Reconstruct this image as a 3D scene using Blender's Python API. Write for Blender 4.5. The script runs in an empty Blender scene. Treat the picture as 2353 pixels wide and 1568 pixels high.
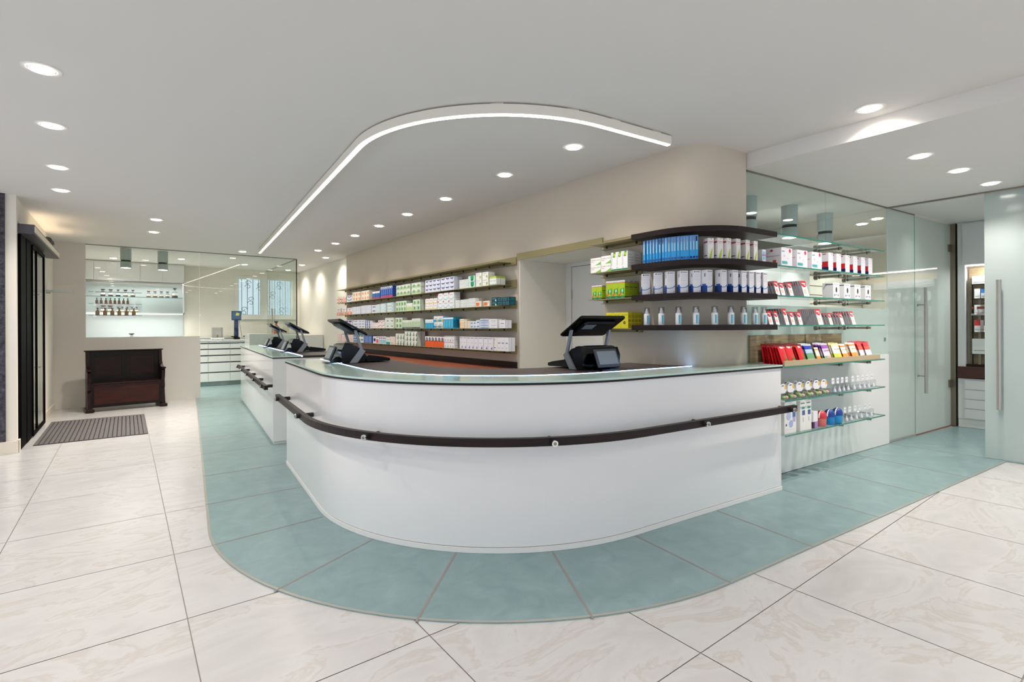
import bpy, math, random
from math import sin, cos, pi, radians, hypot
from mathutils import Vector, Matrix
random.seed(7)
S = bpy.context.scene
COL = S.collection

# ------------------------------------------------------------------ camera, world, exposure
F, CY, ROLL, TA, PH, H = 1174.0, 750.4, -.0046, .6468, .0836, 1.30
CX = 1176.5
cam = bpy.data.cameras.new('camera'); cam.sensor_width = 36; cam.lens = F/2353*36
cam.shift_y = -(784-CY)/2353; cam.clip_start = .05; cam.clip_end = 100
co = bpy.data.objects.new('camera', cam); COL.objects.link(co)
co.matrix_world = Matrix.Translation((0, 0, H)) @ Matrix.Rotation(-TA, 4, 'Z') @ Matrix.Rotation(pi/2, 4, 'X') @ Matrix.Rotation(ROLL, 4, 'Z')
S.camera = co
W = bpy.data.worlds.new('world'); S.world = W; W.use_nodes = True
W.node_tree.nodes['Background'].inputs[0].default_value = (.80, .88, 1.0, 1)
W.node_tree.nodes['Background'].inputs[1].default_value = .62
S.view_settings.view_transform = 'Standard'; S.view_settings.look = 'None'
S.view_settings.exposure = 0.78; S.view_settings.gamma = 1; S.view_settings.use_curve_mapping = False
S.cycles.use_denoising = True; S.cycles.max_bounces = 8; S.cycles.transparent_max_bounces = 16
S.cycles.caustics_reflective = False; S.cycles.caustics_refractive = False
S.cycles.sample_clamp_indirect = 6
DOWN_W = 58      # watts of one recessed spot
TRACK_E = 11      # emission of the light track
# ------------------------------------------------------------------ frames: the building grid (X, Y) and the counter grid turned by PH
def toa(x, y): return (x*cos(PH)+y*sin(PH), -x*sin(PH)+y*cos(PH))
def ray(px, py):
    x, y = px-CX, py-CY; c, s = cos(-ROLL), sin(-ROLL); x, y = c*x-s*y, s*x+c*y
    r, u = x/F, -y/F; ca, sa = cos(TA), sin(TA)
    return (r*ca+sa, -r*sa+ca, u)
def atz(px, py, z):
    d = ray(px, py); t = (z-H)/d[2]; return (d[0]*t, d[1]*t)
def tob(x, y): return (x*cos(PH)-y*sin(PH), x*sin(PH)+y*cos(PH))
def onx(px, py, x):       # point of a sight line on the building plane X = x -> (y, z)
    d = ray(px, py); t = x/d[0]; return d[1]*t, H+d[2]*t
def ony(px, py, y):
    d = ray(px, py); t = y/d[1]; return d[0]*t, H+d[2]*t
def onby(px, py, by):     # on the counter-grid plane by -> (bx, z)
    d = ray(px, py); e = tob(d[0], d[1]); t = by/e[1]; return e[0]*t, H+d[2]*t
def proj(x, y, z):
    ca, sa = cos(TA), sin(TA); f = x*sa+y*ca; r = x*ca-y*sa; u = z-H
    a, b = F*r/f, -F*u/f; c, s = cos(ROLL), sin(ROLL); return CX+c*a-s*b, CY+s*a+c*b

# ------------------------------------------------------------------ materials
def lin(h):
    h = h.lstrip('#'); o = []
    for i in (0, 2, 4):
        v = int(h[i:i+2], 16)/255; o.append(v/12.92 if v <= .04045 else ((v+.055)/1.055)**2.4)
    return (*o, 1)
MATS = {}
def mat(name, col, rough=.5, metal=0, emit=0, coat=0, spec=.5, alpha=1, ecol=None):
    if name in MATS: return MATS[name]
    m = bpy.data.materials.new(name); m.use_nodes = True; b = m.node_tree.nodes['Principled BSDF']
    c = lin(col) if isinstance(col, str) else (*col, 1)
    b.inputs['Base Color'].default_value = c; b.inputs['Roughness'].default_value = rough
    b.inputs['Metallic'].default_value = metal; b.inputs['Coat Weight'].default_value = coat
    b.inputs['Coat Roughness'].default_value = .08; b.inputs['Specular IOR Level'].default_value = spec
    if emit:
        b.inputs['Emission Color'].default_value = lin(ecol) if ecol else c; b.inputs['Emission Strength'].default_value = emit
    MATS[name] = m; return m
def hexm(h): return mat('print_'+h.lstrip('#'), h, .45)
def nodes_of(m): return m.node_tree.nodes, m.node_tree.links
def noise_color(m, stops, scale=4, detail=6, dist=0, stretch=(1, 1, 1), island=0, bump=0, coords='Object', wave=False):
    n, l = nodes_of(m); b = n['Principled BSDF']
    tc = n.new('ShaderNodeTexCoord'); mp = n.new('ShaderNodeMapping'); mp.inputs['Scale'].default_value = stretch
    l.new(tc.outputs[coords], mp.inputs['Vector']); vec = mp.outputs[0]
    if island:
        g = n.new('ShaderNodeNewGeometry'); ml = n.new('ShaderNodeVectorMath'); ml.operation = 'SCALE'
        cb = n.new('ShaderNodeCombineXYZ'); l.new(g.outputs['Random Per Island'], cb.inputs[0]); l.new(g.outputs['Random Per Island'], cb.inputs[2])
        l.new(cb.outputs[0], ml.inputs[0]); ml.inputs['Scale'].default_value = 37
        ad = n.new('ShaderNodeVectorMath'); l.new(vec, ad.inputs[0]); l.new(ml.outputs[0], ad.inputs[1]); vec = ad.outputs[0]
    if wave:
        t = n.new('ShaderNodeTexWave'); t.inputs['Scale'].default_value = scale; t.inputs['Distortion'].default_value = dist
        t.inputs['Detail'].default_value = detail; t.inputs['Detail Scale'].default_value = 1.2; out = t.outputs['Fac']
    else:
        t = n.new('ShaderNodeTexNoise'); t.inputs['Scale'].default_value = scale; t.inputs['Detail'].default_value = detail
        t.inputs['Distortion'].default_value = dist; t.inputs['Roughness'].default_value = .6; out = t.outputs['Fac']
    l.new(vec, t.inputs['Vector']); r = n.new('ShaderNodeValToRGB'); l.new(out, r.inputs[0])
    while len(r.color_ramp.elements) < len(stops): r.color_ramp.elements.new(.5)
    for e, (p, c) in zip(r.color_ramp.elements, stops): e.position = p; e.color = lin(c)
    l.new(r.outputs[0], b.inputs['Base Color'])
    if bump:
        bp = n.new('ShaderNodeBump'); bp.inputs['Strength'].default_value = bump; bp.inputs['Distance'].default_value = .01
        l.new(out, bp.inputs['Height']); l.new(bp.outputs[0], b.inputs['Normal'])
    return r
def glass(name, tint='#f2fbf8', ior=1.45, milk=0, milkcol='#d5e4e0', rough=0.0):
    if name in MATS: return MATS[name]
    m = bpy.data.materials.new(name); m.use_nodes = True; n, l = nodes_of(m)
    for x in list(n): n.remove(x)
    o = n.new('ShaderNodeOutputMaterial'); tr = n.new('ShaderNodeBsdfTransparent'); tr.inputs[0].default_value = lin(tint)
    gl = n.new('ShaderNodeBsdfGlossy'); gl.inputs['Roughness'].default_value = rough
    fr = n.new('ShaderNodeFresnel'); fr.inputs[0].default_value = ior; mx = n.new('ShaderNodeMixShader'); base = tr.outputs[0]
    if milk:
        di = n.new('ShaderNodeBsdfDiffuse'); di.inputs[0].default_value = lin(milkcol); tl = n.new('ShaderNodeBsdfTranslucent'); tl.inputs[0].default_value = lin(milkcol)
        m1 = n.new('ShaderNodeMixShader'); m1.inputs[0].default_value = .4; l.new(di.outputs[0], m1.inputs[1]); l.new(tl.outputs[0], m1.inputs[2])
        m2 = n.new('ShaderNodeMixShader'); m2.inputs[0].default_value = milk; l.new(base, m2.inputs[1]); l.new(m1.outputs[0], m2.inputs[2]); base = m2.outputs[0]
    gg = n.new('ShaderNodeNewGeometry'); sb = n.new('ShaderNodeMath'); sb.operation = 'SUBTRACT'; sb.inputs[0].default_value = 1; l.new(gg.outputs['Backfacing'], sb.inputs[1])
    mu = n.new('ShaderNodeMath'); mu.operation = 'MULTIPLY'; l.new(fr.outputs[0], mu.inputs[0]); l.new(sb.outputs[0], mu.inputs[1])
    l.new(mu.outputs[0], mx.inputs[0]); l.new(base, mx.inputs[1]); l.new(gl.outputs[0], mx.inputs[2]); l.new(mx.outputs[0], o.inputs[0])
    MATS[name] = m; return m

m_ceil = mat('ceiling_paint', '#e3dfda', .9)
m_wall = mat('cream_wall_paint', '#cdc1b0', .85)
m_wall2 = mat('warm_white_wall_paint', '#ece6da', .85)
m_partw = mat('partition_plaster', '#dcd7cf', .85)
m_white = mat('white_laminate', '#e9e7e6', .28, coat=.35)
m_whitem = mat('white_matt', '#e8e6e2', .55)
m_skirt = mat('travertine_skirting', '#e6dccb', .4)
m_wenge = mat('wenge_wood', '#2c1d1b', .42, spec=.25); noise_color(m_wenge, [(.3, '#1b1010'), (.7, '#2b1b1a')], 3, 5, .3, (1, 1, 12))
m_desk = mat('desk_laminate', '#574b49', .4, spec=.3); noise_color(m_desk, [(.3, '#3f3534'), (.7, '#4d4344')], 6, 4, .2, (1, 8, 1))
m_brown = mat('red_brown_worktop', '#8a4b32', .35)
m_olive = mat('champagne_metal', '#a59a72', .38, .55)
m_steel = mat('brushed_steel', '#b9b3ab', .3, 1)
m_chrome = mat('chrome', '#d8d8d6', .12, 1)
m_bronze = mat('bronze_grey_metal', '#8a8172', .35, .8)
m_grey = mat('lamp_grey', '#bcc5c3', .5)
m_dark = mat('dark_gap', '#15171a', .6)
m_black = mat('gloss_black_plastic', '#040405', .16, spec=.3)
m_black2 = mat('matt_black_plastic', '#08090a', .4, spec=.25)
m_silver = mat('silver_plastic', '#8f9193', .38, .3)
m_screen = mat('display_glass', '#8d9193', .12, emit=.05, ecol='#9aa0a4')
m_bdoor = mat('black_door_metal', '#040405', .65, spec=.06)
m_anthr = mat('anthracite_header', '#57545a', .4, .3)
m_granite = mat('dark_granite', '#35323a', .25); noise_color(m_granite, [(.35, '#17161b'), (.6, '#4a464f'), (.8, '#77737c')], 22, 8)
m_joint = mat('floor_joint', '#8f8683', .7)
m_grout = mat('tile_grout', '#98938d', .8)
m_trimst = mat('thin_steel_trim', '#b9b7ae', .35, .6)
m_marble = mat('cream_marble', '#ddd8d1', .22, spec=.45)
rr = noise_color(m_marble, [(.25, '#b8b6b4'), (.42, '#c0bebd'), (.52, '#c5c4c3'), (.555, '#bcb7b2'), (.59, '#c3c1c0'), (.75, '#bcbab8')], 1.8, 15, 1.1, (1, 1.8, 1), island=1, bump=.04)
m_teal = mat('sea_green_floor_glass', '#8fb1a8', .3, spec=.5)
noise_color(m_teal, [(.3, '#768f91'), (.55, '#80999a'), (.75, '#8ca4a6')], 7, 8, .6)
m_mat = mat('entrance_mat_fibre', '#77706e', .95); noise_color(m_mat, [(.3, '#4a4545'), (.7, '#6e6867')], 90, 3)
m_oak = mat('grey_oak', '#a18c6c', .55); noise_color(m_oak, [(.3, '#8a7757'), (.7, '#b5a07e')], 5, 6, .4, (1, 1, 14))
m_oakf = mat('pale_oak_edge', '#b7a585', .5)
m_bench = mat('old_mahogany', '#2c1210', .35, spec=.25); noise_color(m_bench, [(.3, '#120505'), (.7, '#270c09')], 4, 6, .5, (1, 1, 6))
m_benchd = mat('old_mahogany_dark', '#0e0605', .35, spec=.25)
m_led = mat('led_white', '#ffffff', .5, emit=TRACK_E, ecol='#fff6ec')
m_ledc = mat('led_cool', '#ffffff', .5, emit=9, ecol='#94c2ff')
m_ledw = mat('led_lab', '#ffffff', .5, emit=4, ecol='#fff8f0')
m_lens = mat('lamp_lens', '#ffffff', .5, emit=14, ecol='#fff8ee')
m_backsp = mat('white_back_glass', '#c4cbcd', .15)
m_glass = glass('clear_glass', '#f6fbf9')
m_glassd = glass('tinted_glass_partition', '#f7fbf9', 1.6)
m_milk = glass('milk_glass', '#e8f3ef', milk=.80, milkcol='#dbe3df', rough=.02)
m_milk2 = glass('frosted_glass', '#e8f3ef', milk=.95, milkcol='#ccd6d4', rough=.12)
m_film = glass('frosted_film_glass', '#e8f3ef', milk=.65, milkcol='#dde8e5', rough=.05)
m_edge = mat('green_glass_edge', '#1f7d6c', .15, coat=.5)
m_edgel = mat('pale_glass_top', '#c3dcd2', .10, spec=.35)
m_clear = glass('clear_plastic', '#e4e5e8', 1.5); m_blist = glass('thin_clear_blister', '#f4f5f7', 1.4)

# ------------------------------------------------------------------ mesh builder
class MB:
    def __init__(s): s.v = []; s.f = []; s.mi = []; s.ms = []; s.sm = []
    def m(s, mt):
        if mt not in s.ms: s.ms.append(mt)
        return s.ms.index(mt)
    def add(s, vs, fs, mt, T=None, smooth=False):
        o = len(s.v); s.v += [tuple(T @ Vector(p)) if T is not None else tuple(p) for p in vs]
        k = s.m(mt)
        for f in fs: s.f.append([i+o for i in f]); s.mi.append(k); s.sm.append(smooth)
        return s
    def box(s, x0, y0, z0, x1, y1, z1, mt, T=None):
        vs = [(x, y, z) for z in (z0, z1) for y in (y0, y1) for x in (x0, x1)]
        return s.add(vs, [(0, 2, 3, 1), (4, 5, 7, 6), (0, 1, 5, 4), (2, 6, 7, 3), (0, 4, 6, 2), (1, 3, 7, 5)], mt, T)
    def bev(s, x0, y0, z0, x1, y1, z1, r, mt, T=None):      # box with chamfered vertical edges and a chamfered top and bottom rim
        def ring(x0, y0, x1, y1, z, r): return [(x0+r, y0, z), (x1-r, y0, z), (x1, y0+r, z), (x1, y1-r, z), (x1-r, y1, z), (x0+r, y1, z), (x0, y1-r, z), (x0, y0+r, z)]
        q = r*.6
        R = [ring(x0+q, y0+q, x1-q, y1-q, z0, r), ring(x0, y0, x1, y1, z0+q, r), ring(x0, y0, x1, y1, z1-q, r), ring(x0+q, y0+q, x1-q, y1-q, z1, r)]
        vs = sum(R, []); fs = [tuple(range(7, -1, -1)), tuple(range(24, 32))]
        for k in range(3):
            for i in range(8): j = (i+1) % 8; fs.append((k*8+i, k*8+j, k*8+8+j, k*8+8+i))
        return s.add(vs, fs, mt, T)
    def prism(s, poly, z0, z1, mt, T=None, side=None):
        a = sum(poly[i][0]*poly[(i+1) % len(poly)][1]-poly[(i+1) % len(poly)][0]*poly[i][1] for i in range(len(poly)))
        if a < 0: poly = poly[::-1]
        n = len(poly); vs = [(x, y, z0) for x, y in poly]+[(x, y, z1) for x, y in poly]
        s.add(vs, [tuple(range(n-1, -1, -1)), tuple(range(n, 2*n))], mt, T)
        s.add(vs, [(i, (i+1) % n, n+(i+1) % n, n+i) for i in range(n)], side or mt, T)
        return s
    def extr(s, poly, ax, a0, a1, mt, T=None):              # a profile in (u, z) swept along X (ax=0) or Y (ax=1)
        n = len(poly); P = (lambda u, z, a: (a, u, z)) if ax == 0 else (lambda u, z, a: (u, a, z))
        vs = [P(u, z, a0) for u, z in poly]+[P(u, z, a1) for u, z in poly]
        fs = [tuple(range(n)), tuple(range(2*n-1, n-1, -1))]+[(i, n+i, n+(i+1) % n, (i+1) % n) for i in range(n)]
        return s.add(vs, fs, mt, T)
    def lathe(s, prof, mt, n=16, T=None, smooth=True):      # prof: (r, z)
        vs = []; fs = []
        for r, z in prof: vs += [(r*cos(2*pi*i/n), r*sin(2*pi*i/n), z) for i in range(n)]
        for k in range(len(prof)-1):
            for i in range(n): j = (i+1) % n; fs.append((k*n+i, k*n+j, k*n+n+j, k*n+n+i))
        s.add(vs, fs, mt, T, smooth)
        s.add(vs[:n], [tuple(range(n-1, -1, -1))], mt, T); s.add(vs[-n:], [tuple(range(n))], mt, T); return s
    def cyl(s, p0, p1, r, mt, n=12, r1=None, T=None):
        p0, p1 = Vector(p0), Vector(p1); d = p1-p0; M = Matrix.Translation(p0) @ d.to_track_quat('Z', 'Y').to_matrix().to_4x4()
        if T is not None: M = T @ M
        return s.lathe([(r, 0), (r if r1 is None else r1, d.length)], mt, n, M)
    def tube(s, pts, r, mt, n=6, T=None):
        for a, b in zip(pts, pts[1:]): s.cyl(a, b, r, mt, n, T=T)
        return s
    def quad(s, pts, mt, T=None): return s.add(pts, [tuple(range(len(pts)))], mt, T)
    def build(s, name, parent=None, loc=None, rz=0):
        me = bpy.data.meshes.new(name); me.from_pydata(s.v, [], s.f)
        for mt in s.ms: me.materials.append(mt)
        me.polygons.foreach_set('material_index', s.mi); me.polygons.foreach_set('use_smooth', s.sm); me.update()
        o = bpy.data.objects.new(name, me); COL.objects.link(o)
        if parent: o.parent = parent
        if loc: o.location = loc
        o.rotation_euler.z = rz; return o
def tag(o, label=None, cat=None, group=None, kind=None):
    if label: o['label'] = label
    if cat: o['category'] = cat
    if group: o['group'] = group
    if kind: o['kind'] = kind
    return o
def struct(mb, name, label=None): o = mb.build(name); o['kind'] = 'structure'; return tag(o, label)
def thing(name, label, cat, loc=(0, 0, 0), rz=0, group=None):
    o = bpy.data.objects.new(name, None); o.empty_display_size = .05; COL.objects.link(o); o.location = loc; o.rotation_euler.z = rz
    return tag(o, label, cat, group)
def dup(root, loc, rz=0, label=None, group=None):
    r = root.copy(); COL.objects.link(r); r.location = loc; r.rotation_euler.z = rz
    if label: r['label'] = label
    if group: r['group'] = group
    for ch in list(root.children):
        c = ch.copy(); COL.objects.link(c); c.parent = r
        for g in ch.children:
            d = g.copy(); COL.objects.link(d); d.parent = c
    return r
TX = {}
def textpoly(t):
    if t in TX: return TX[t]
    cu = bpy.data.curves.new('t', 'FONT'); cu.body = t; cu.resolution_u = 1; ob = bpy.data.objects.new('t', cu); COL.objects.link(ob)
    bpy.context.view_layer.update(); dg = bpy.context.evaluated_depsgraph_get(); me = bpy.data.meshes.new_from_object(ob.evaluated_get(dg))
    vs = [(v.co.x, v.co.y) for v in me.vertices]; fs = [tuple(p.vertices) for p in me.polygons]
    bpy.data.objects.remove(ob); bpy.data.curves.remove(cu); bpy.data.meshes.remove(me)
    w = max(v[0] for v in vs); TX[t] = (vs, fs, w); return TX[t]
def put_text(mb, t, x, z, size, mt, y=-.0006, T=None, vert=False, width=None):
    vs, fs, w = textpoly(t); k = size; kx = width/w if width else size
    if vert: mb.add([(x-b*k, y, z+a*kx) for a, b in vs], fs, mt, T)
    else: mb.add([(x+a*kx, y, z+b*k) for a, b in vs], fs, mt, T)

# ------------------------------------------------------------------ floor
TYJ = [-3, -2.03, -1.23, -.43, .37, 1.17, 1.93, 2.70, 3.51, 4.335, 5.18, 6.05, 6.9, 7.7, 8.5, 9.3, 10.1, 10.98, 14]
TXJ = [-2.986, -2.186, -1.386, -.586, .214, 1.014, 1.814, 2.614, 3.414, 4.214, 5.014, 5.814, 6.614, 7.414, 8.214, 9.014, 10.5]
fb = MB(); fb.quad([(-3, -3, -.004), (10.5, -3, -.004), (10.5, 14, -.004), (-3, 14, -.004)], m_grout)
g = .0022
for i in range(len(TXJ)-1):
    for j in range(len(TYJ)-1):
        x0, x1, y0, y1 = TXJ[i]+g, TXJ[i+1]-g, TYJ[j]+g, TYJ[j+1]-g
        fb.add([(x0, y0, 0), (x1, y0, 0), (x1, y1, 0), (x0, y1, 0)], [(0, 1, 2, 3)], m_marble)
struct(fb, 'floor')
CC = (2.31, 3.80)
def path(d, byl, bxr, R0=1.54, n=28):    # line parallel to the counter face (d > 0 is on the customer side), counter grid -> building grid
    R = R0+d; p = [(CC[0]-R, byl)]
    for k in range(n+1): a = pi+k*(pi/2)/n; p.append((CC[0]+R*cos(a), CC[1]+R*sin(a)))
    p.append((bxr, CC[1]-R)); return [toa(*q) for q in p]
gp = path(.675, 13.05, 6.51)
gl = MB(); poly = gp+[(6.62, .9), (6.62, -.5), (8.42, -.5), (8.42, 1.78), toa(6.3, 2.6), toa(3.55, 2.6), (3.45, 3.2), (3.5, 13.05)]
gl.prism(poly, .0005, .006, m_teal)
gin = path(.66, 13.05, 6.51)
for a, b, c, d in zip(gp, gp[1:], gin, gin[1:]): gl.quad([(*a, .0064), (*b, .0064), (*d, .0064), (*c, .0064)], m_trimst)
def joint(a, b, w=.006):
    ax, ay = a; bx, by = b; L = hypot(bx-ax, by-ay); nx, ny = -(by-ay)/L*w, (bx-ax)/L*w
    gl.quad([(ax+nx, ay+ny, .0068), (ax-nx, ay-ny, .0068), (bx-nx, by-ny, .0068), (bx+nx, by+ny, .0068)], m_joint)
for y in (4.336, 5.175, 6.078, 6.955, 7.72, 8.656, 9.59, 10.5, 11.4, 12.3):
    joint((toa(.095, y+.03)[0], y), (3.4, y-.01))
for o, i in (((492.6, 1254.6), (742, 1190)), ((629, 1363), (857, 1242)), ((956, 1433), (1048, 1273)), ((1362, 1425), (1268, 1268)), ((1678, 1342), (1457, 1232)),
             ((1866, 1258), (1645, 1175)), ((2019, 1191), (1792, 1126)), ((2134, 1139.8), (1856, 1072)), ((2227, 1099.8), (1958, 1045.8)), ((2265, 1054), (2048, 1021.8))):
    joint(atz(*o, 0), atz(*i, 0))
struct(gl, 'floor_glass')

# ------------------------------------------------------------------ ceilings
c = MB(); c.box(-3, -3, 2.70, 4.04, 14, 2.82, m_ceil); struct(c, 'ceiling')
c = MB(); c.box(4.04, -3, 2.58, 8.6, 5.3, 2.82, m_ceil); struct(c, 'ceiling_corridor')

# ------------------------------------------------------------------ walls
cc = tob(3.70, 2.442)
def corner(R, n=14):      # quarter turn from the long wall into the glass shelf wall, building grid
    a0, a1 = pi, 1.5*pi-PH
    return [(3.70+R*cos(a0+(a1-a0)*k/n), 2.442+R*sin(a0+(a1-a0)*k/n)) for k in range(n+1)]
w = MB(); w.prism([(3.45, 9.95), (3.45, 4.436), (4.2, 4.436), (4.2, 9.95)], 0, 2.7, m_wall)
w.prism([(3.45, 3.2), (3.45, 4.436), (4.15, 4.436), (4.15, 3.2)], 2.045, 2.7, m_wall)
w.prism([(3.45, 3.2)]+corner(.25)+[toa(3.83, 2.492), toa(3.83, 2.75), (3.72, 2.8), (3.62, 3.2)], 0, 2.7, m_wall)
struct(w, 'wall_long')
w = MB(); w.box(3.55, 9.96, 0, 3.75, 13.75, 2.7, m_wall2); struct(w, 'wall_right')
w = MB(); w.box(-1.05, 13.75, 0, 2.08, 13.9, 2.7, m_wall2); w.box(3.42, 13.75, 0, 3.75, 13.9, 2.7, m_wall2)
w.box(2.08, 13.75, 0, 3.42, 13.9, 1.53, m_wall2); w.box(2.08, 13.75, 2.55, 3.42, 13.9, 2.7, m_wall2); struct(w, 'wall_back')
w = MB(); w.box(-1.08, 8.24, 0, -.93, 13.75, 2.7, m_wall2); w.box(-1.08, 7.46, 2.46, -.93, 8.24, 2.7, m_wall2)
w.box(-1.08, 7.46, 0, -.93, 7.55, 2.7, m_wall2); struct(w, 'wall_left')
w = MB(); w.box(-1.6, 7.39, 0, -.915, 7.46, 2.7, m_wall2); struct(w, 'wall_pillar')
GRX = -.997
for k in range(4):
    t = MB(); z0, z1 = (0.13, 1.02, 1.58, 2.14)[k], (1.017, 1.577, 2.137, 2.70)[k]
    t.box(-1.9, 7.365, z0, GRX, 7.389, z1, m_granite); struct(t, 'trim_%d' % (k+1))
b = MB(); b.box(-1.6, 7.35, 0, -.9, 7.389, .13, m_skirt); b.box(-.929, 9.5, 0, -.915, 10.95, .1, m_skirt); b.box(-.914, 7.36, 0, -.9, 7.5, .13, m_skirt); struct(b, 'baseboard_left')
w = MB(); w.box(-.93, 10.95, 0, -.535, 11.05, 2.7, m_partw); w.box(-.535, 10.95, 0, 1.085, 11.05, 1.148, m_partw); struct(w, 'wall_partition')
# rooms seen through the glass shelf wall and through the door gap
w = MB(); w.prism([toa(3.9, 5.0), toa(9.5, 5.0), toa(9.5, 5.1), toa(3.9, 5.1)], 0, 2.6, m_wall2)
w.prism([toa(8.42, 2.5), toa(8.5, 2.5), toa(8.5, 5.1), toa(8.42, 5.1)], 0, 2.6, m_wall2); struct(w, 'wall_consulting')
w = MB(); w.box(8.55, -.6, 0, 8.65, 2.1, 2.58, m_wall2); w.box(8.50, 1.765, 0, 8.55, 2.1, 2.58, m_wall2); struct(w, 'wall_vestibule')

# doorway behind the counter
w = MB(); w.box(3.452, 4.42, 0, 4.128, 4.4355, 2.044, m_wall2); w.box(3.452, 3.202, 2.03, 4.128, 4.42, 2.044, m_wall2); struct(w, 'trim_5')
d = MB(); d.box(4.15, 3.2, 0, 4.2, 4.436, .001, m_white)
d.box(4.13, 4.33, 0, 4.16, 4.435, 2.045, m_whitem); d.box(4.13, 3.2, 1.99, 4.16, 4.33, 2.045, m_whitem); d.box(4.145, 3.2, .005, 4.19, 4.325, 1.985, m_whitem)
dd = struct(d, 'door_1')
h = MB(); h.cyl((4.138, 4.328, 1.62), (4.138, 4.328, 1.72), .007, m_steel); h.build('hinge', dd)
# window at the back
w = MB()
for x0, x1 in ((2.08, 2.72), (2.72, 3.42)):
    w.box(x0, 13.735, 1.53, x0+.085, 13.81, 2.55, m_whitem); w.box(x1-.085, 13.735, 1.53, x1, 13.81, 2.55, m_whitem)
    w.box(x0+.085, 13.735, 1.53, x1-.085, 13.81, 1.615, m_whitem); w.box(x0+.085, 13.735, 2.475, x1-.085, 13.81, 2.55, m_whitem)
w.box(2.05, 13.70, 1.50, 3.45, 13.75, 1.53, m_whitem)
wn = struct(w, 'window_1')
w = MB(); w.box(2.16, 13.77, 1.61, 3.34, 13.775, 2.48, m_glass); w.build('pane', wn)
w = MB(); w.box(2.11, 13.72, 1.95, 2.13, 13.735, 2.07, m_whitem); w.build('window_handle', wn)
gr = thing('window_grille', 'dark wrought iron grille with scrolls outside the back window', 'window grille', (2.75, 13.912, 1.4))
w = MB()
for k in range(-5, 6): w.cyl((k*.125, 0, 0), (k*.125, 0, 1.2), .006, m_dark, 6)
w.box(-.75, -.0115, .08, .75, .008, .10, m_dark); w.box(-.75, -.0115, 1.16, .75, .008, 1.18, m_dark); w.build('bars', gr)
for x, z in ((-.36, .95), (-.1, .9), (-.3, .55), (-.45, .3), (.2, .7), (.35, .95), (.4, .3), (.05, .35)):
    w = MB()
    for s in (-1, 1):
        pts = [(x+s*(.02+.05*(1-t/14))*cos(t*.45)*1.0, 0, z+.05*s+(.015+.05*(1-t/14))*sin(t*.45)) for t in range(15)]
        w.tube(pts, .005, m_dark, 5)
    w.build('scroll', gr)

# skirt of wall behind counter etc.
# ------------------------------------------------------------------ glass partition of the laboratory
gp_ = thing('glass_partition', 'full height clear glass partition of the laboratory beyond the small counter', 'glass partition', (-.535, 11, 0))
w = MB(); w.box(0, -.006, 1.148, 1.61, .006, 2.69, m_glassd); w.build('pane', gp_)
w = MB(); w.box(1.625, -.006, .01, 3.32, .006, 2.69, m_glassd); w.build('pane', gp_)
w = MB(); w.box(0, -.012, 2.688, 3.325, .012, 2.70, m_bronze); w.build('top_rail', gp_)
w = MB(); w.box(3.316, .008, .01, 3.328, 1.6, 2.69, m_glassd); w.build('pane', gp_)
w = MB(); w.box(3.31, .012, 2.688, 3.334, 2.75, 2.70, m_bronze); w.build('top_rail', gp_)
w = MB(); w.box(3.316, 1.62, .01, 3.328, 2.74, 2.69, m_glassd); w.cyl((3.29, 2.05, 1.0), (3.29, 2.05, 1.75), .018, m_steel); w.build('glass_door', gp_)
w = MB(); w.box(3.314, -.008, .01, 3.33, .008, 2.69, m_dark); w.build('corner_seal', gp_)

# ------------------------------------------------------------------ counters
def zb(path_, z0, z1): pass
def polyb(*pts): return [toa(*p) for p in pts]
ct = thing('sales_counter', 'large curved white sales counter with green glass top in the middle of the shop', 'counter', (*toa(2.31, 2.9), 0))
ox, oy = toa(2.31, 2.9)
def loc(pl): return [(x-ox, y-oy) for x, y in pl]
inner = path(-.85, 5.246, 3.14)[::-1]
w = MB(); w.prism(loc(path(-.006, 5.24, 3.925)+polyb((3.925, 2.48), (3.5, 2.48), (3.24, 2.62), (3.17, 2.8))+inner), .04, .964, m_white); w.build('body', ct)
w = MB(); w.prism(loc(path(0, 5.246, 3.93)+polyb((3.93, 2.48), (3.5, 2.48), (3.24, 2.62), (3.17, 2.8))+inner), .007, .036, m_whitem); w.build('plinth', ct)
w = MB(); w.prism(loc(path(.004, 5.25, 3.935)+polyb((3.935, 2.485), (3.5, 2.485), (3.26, 2.60))+path(-.32, 5.25, 3.2)[::-1]), .964, .976, m_wenge); w.build('edge_board', ct)
w = MB(); w.prism(loc(path(.004, 5.25, 3.935)+polyb((3.935, 2.485), (3.5, 2.485), (3.30, 2.56))+path(-.31, 5.25, 3.26)[::-1]), .977, .989, m_edgel, side=m_edgel); w.build('glass_top', ct, )
w = MB(); w.prism(loc(path(-.312, 5.24, 3.25)+path(-.322, 5.24, 3.24)[::-1]), .977, .9905, m_ledc); w.build('light_line', ct)
w = MB(); w.prism(loc(path(-.328, 5.25, 3.235)+polyb((3.17, 2.8))+path(-.85, 5.25, 3.13)[::-1]), .965, .990, m_desk); w.build('desk_top', ct)
# small counter
c2 = thing('side_counter', 'straight white counter with green glass top between the curved counter and the laboratory', 'counter', toa(.77, 6.16)+(0,), -PH)
w = MB(); w.box(.006, .006, .04, .70, 4.18, .955, m_white); w.build('body', c2)
w = MB(); w.box(.02, .02, .007, .68, 4.16, .04, m_whitem); w.build('plinth', c2)
w = MB(); w.box(0, 0, .955, .70, 4.19, .966, m_wenge); w.build('edge_board', c2)
w = MB(); w.box(0, 0, .967, .30, 4.19, .979, m_edgel); w.build('glass_top', c2)
w = MB(); w.box(.30, .003, .967, .314, 4.19, .981, m_ledc); w.build('light_line', c2)
w = MB(); w.box(.315, 0, .9665, .75, 4.19, .981, m_desk); w.build('desk_top', c2)

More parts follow.
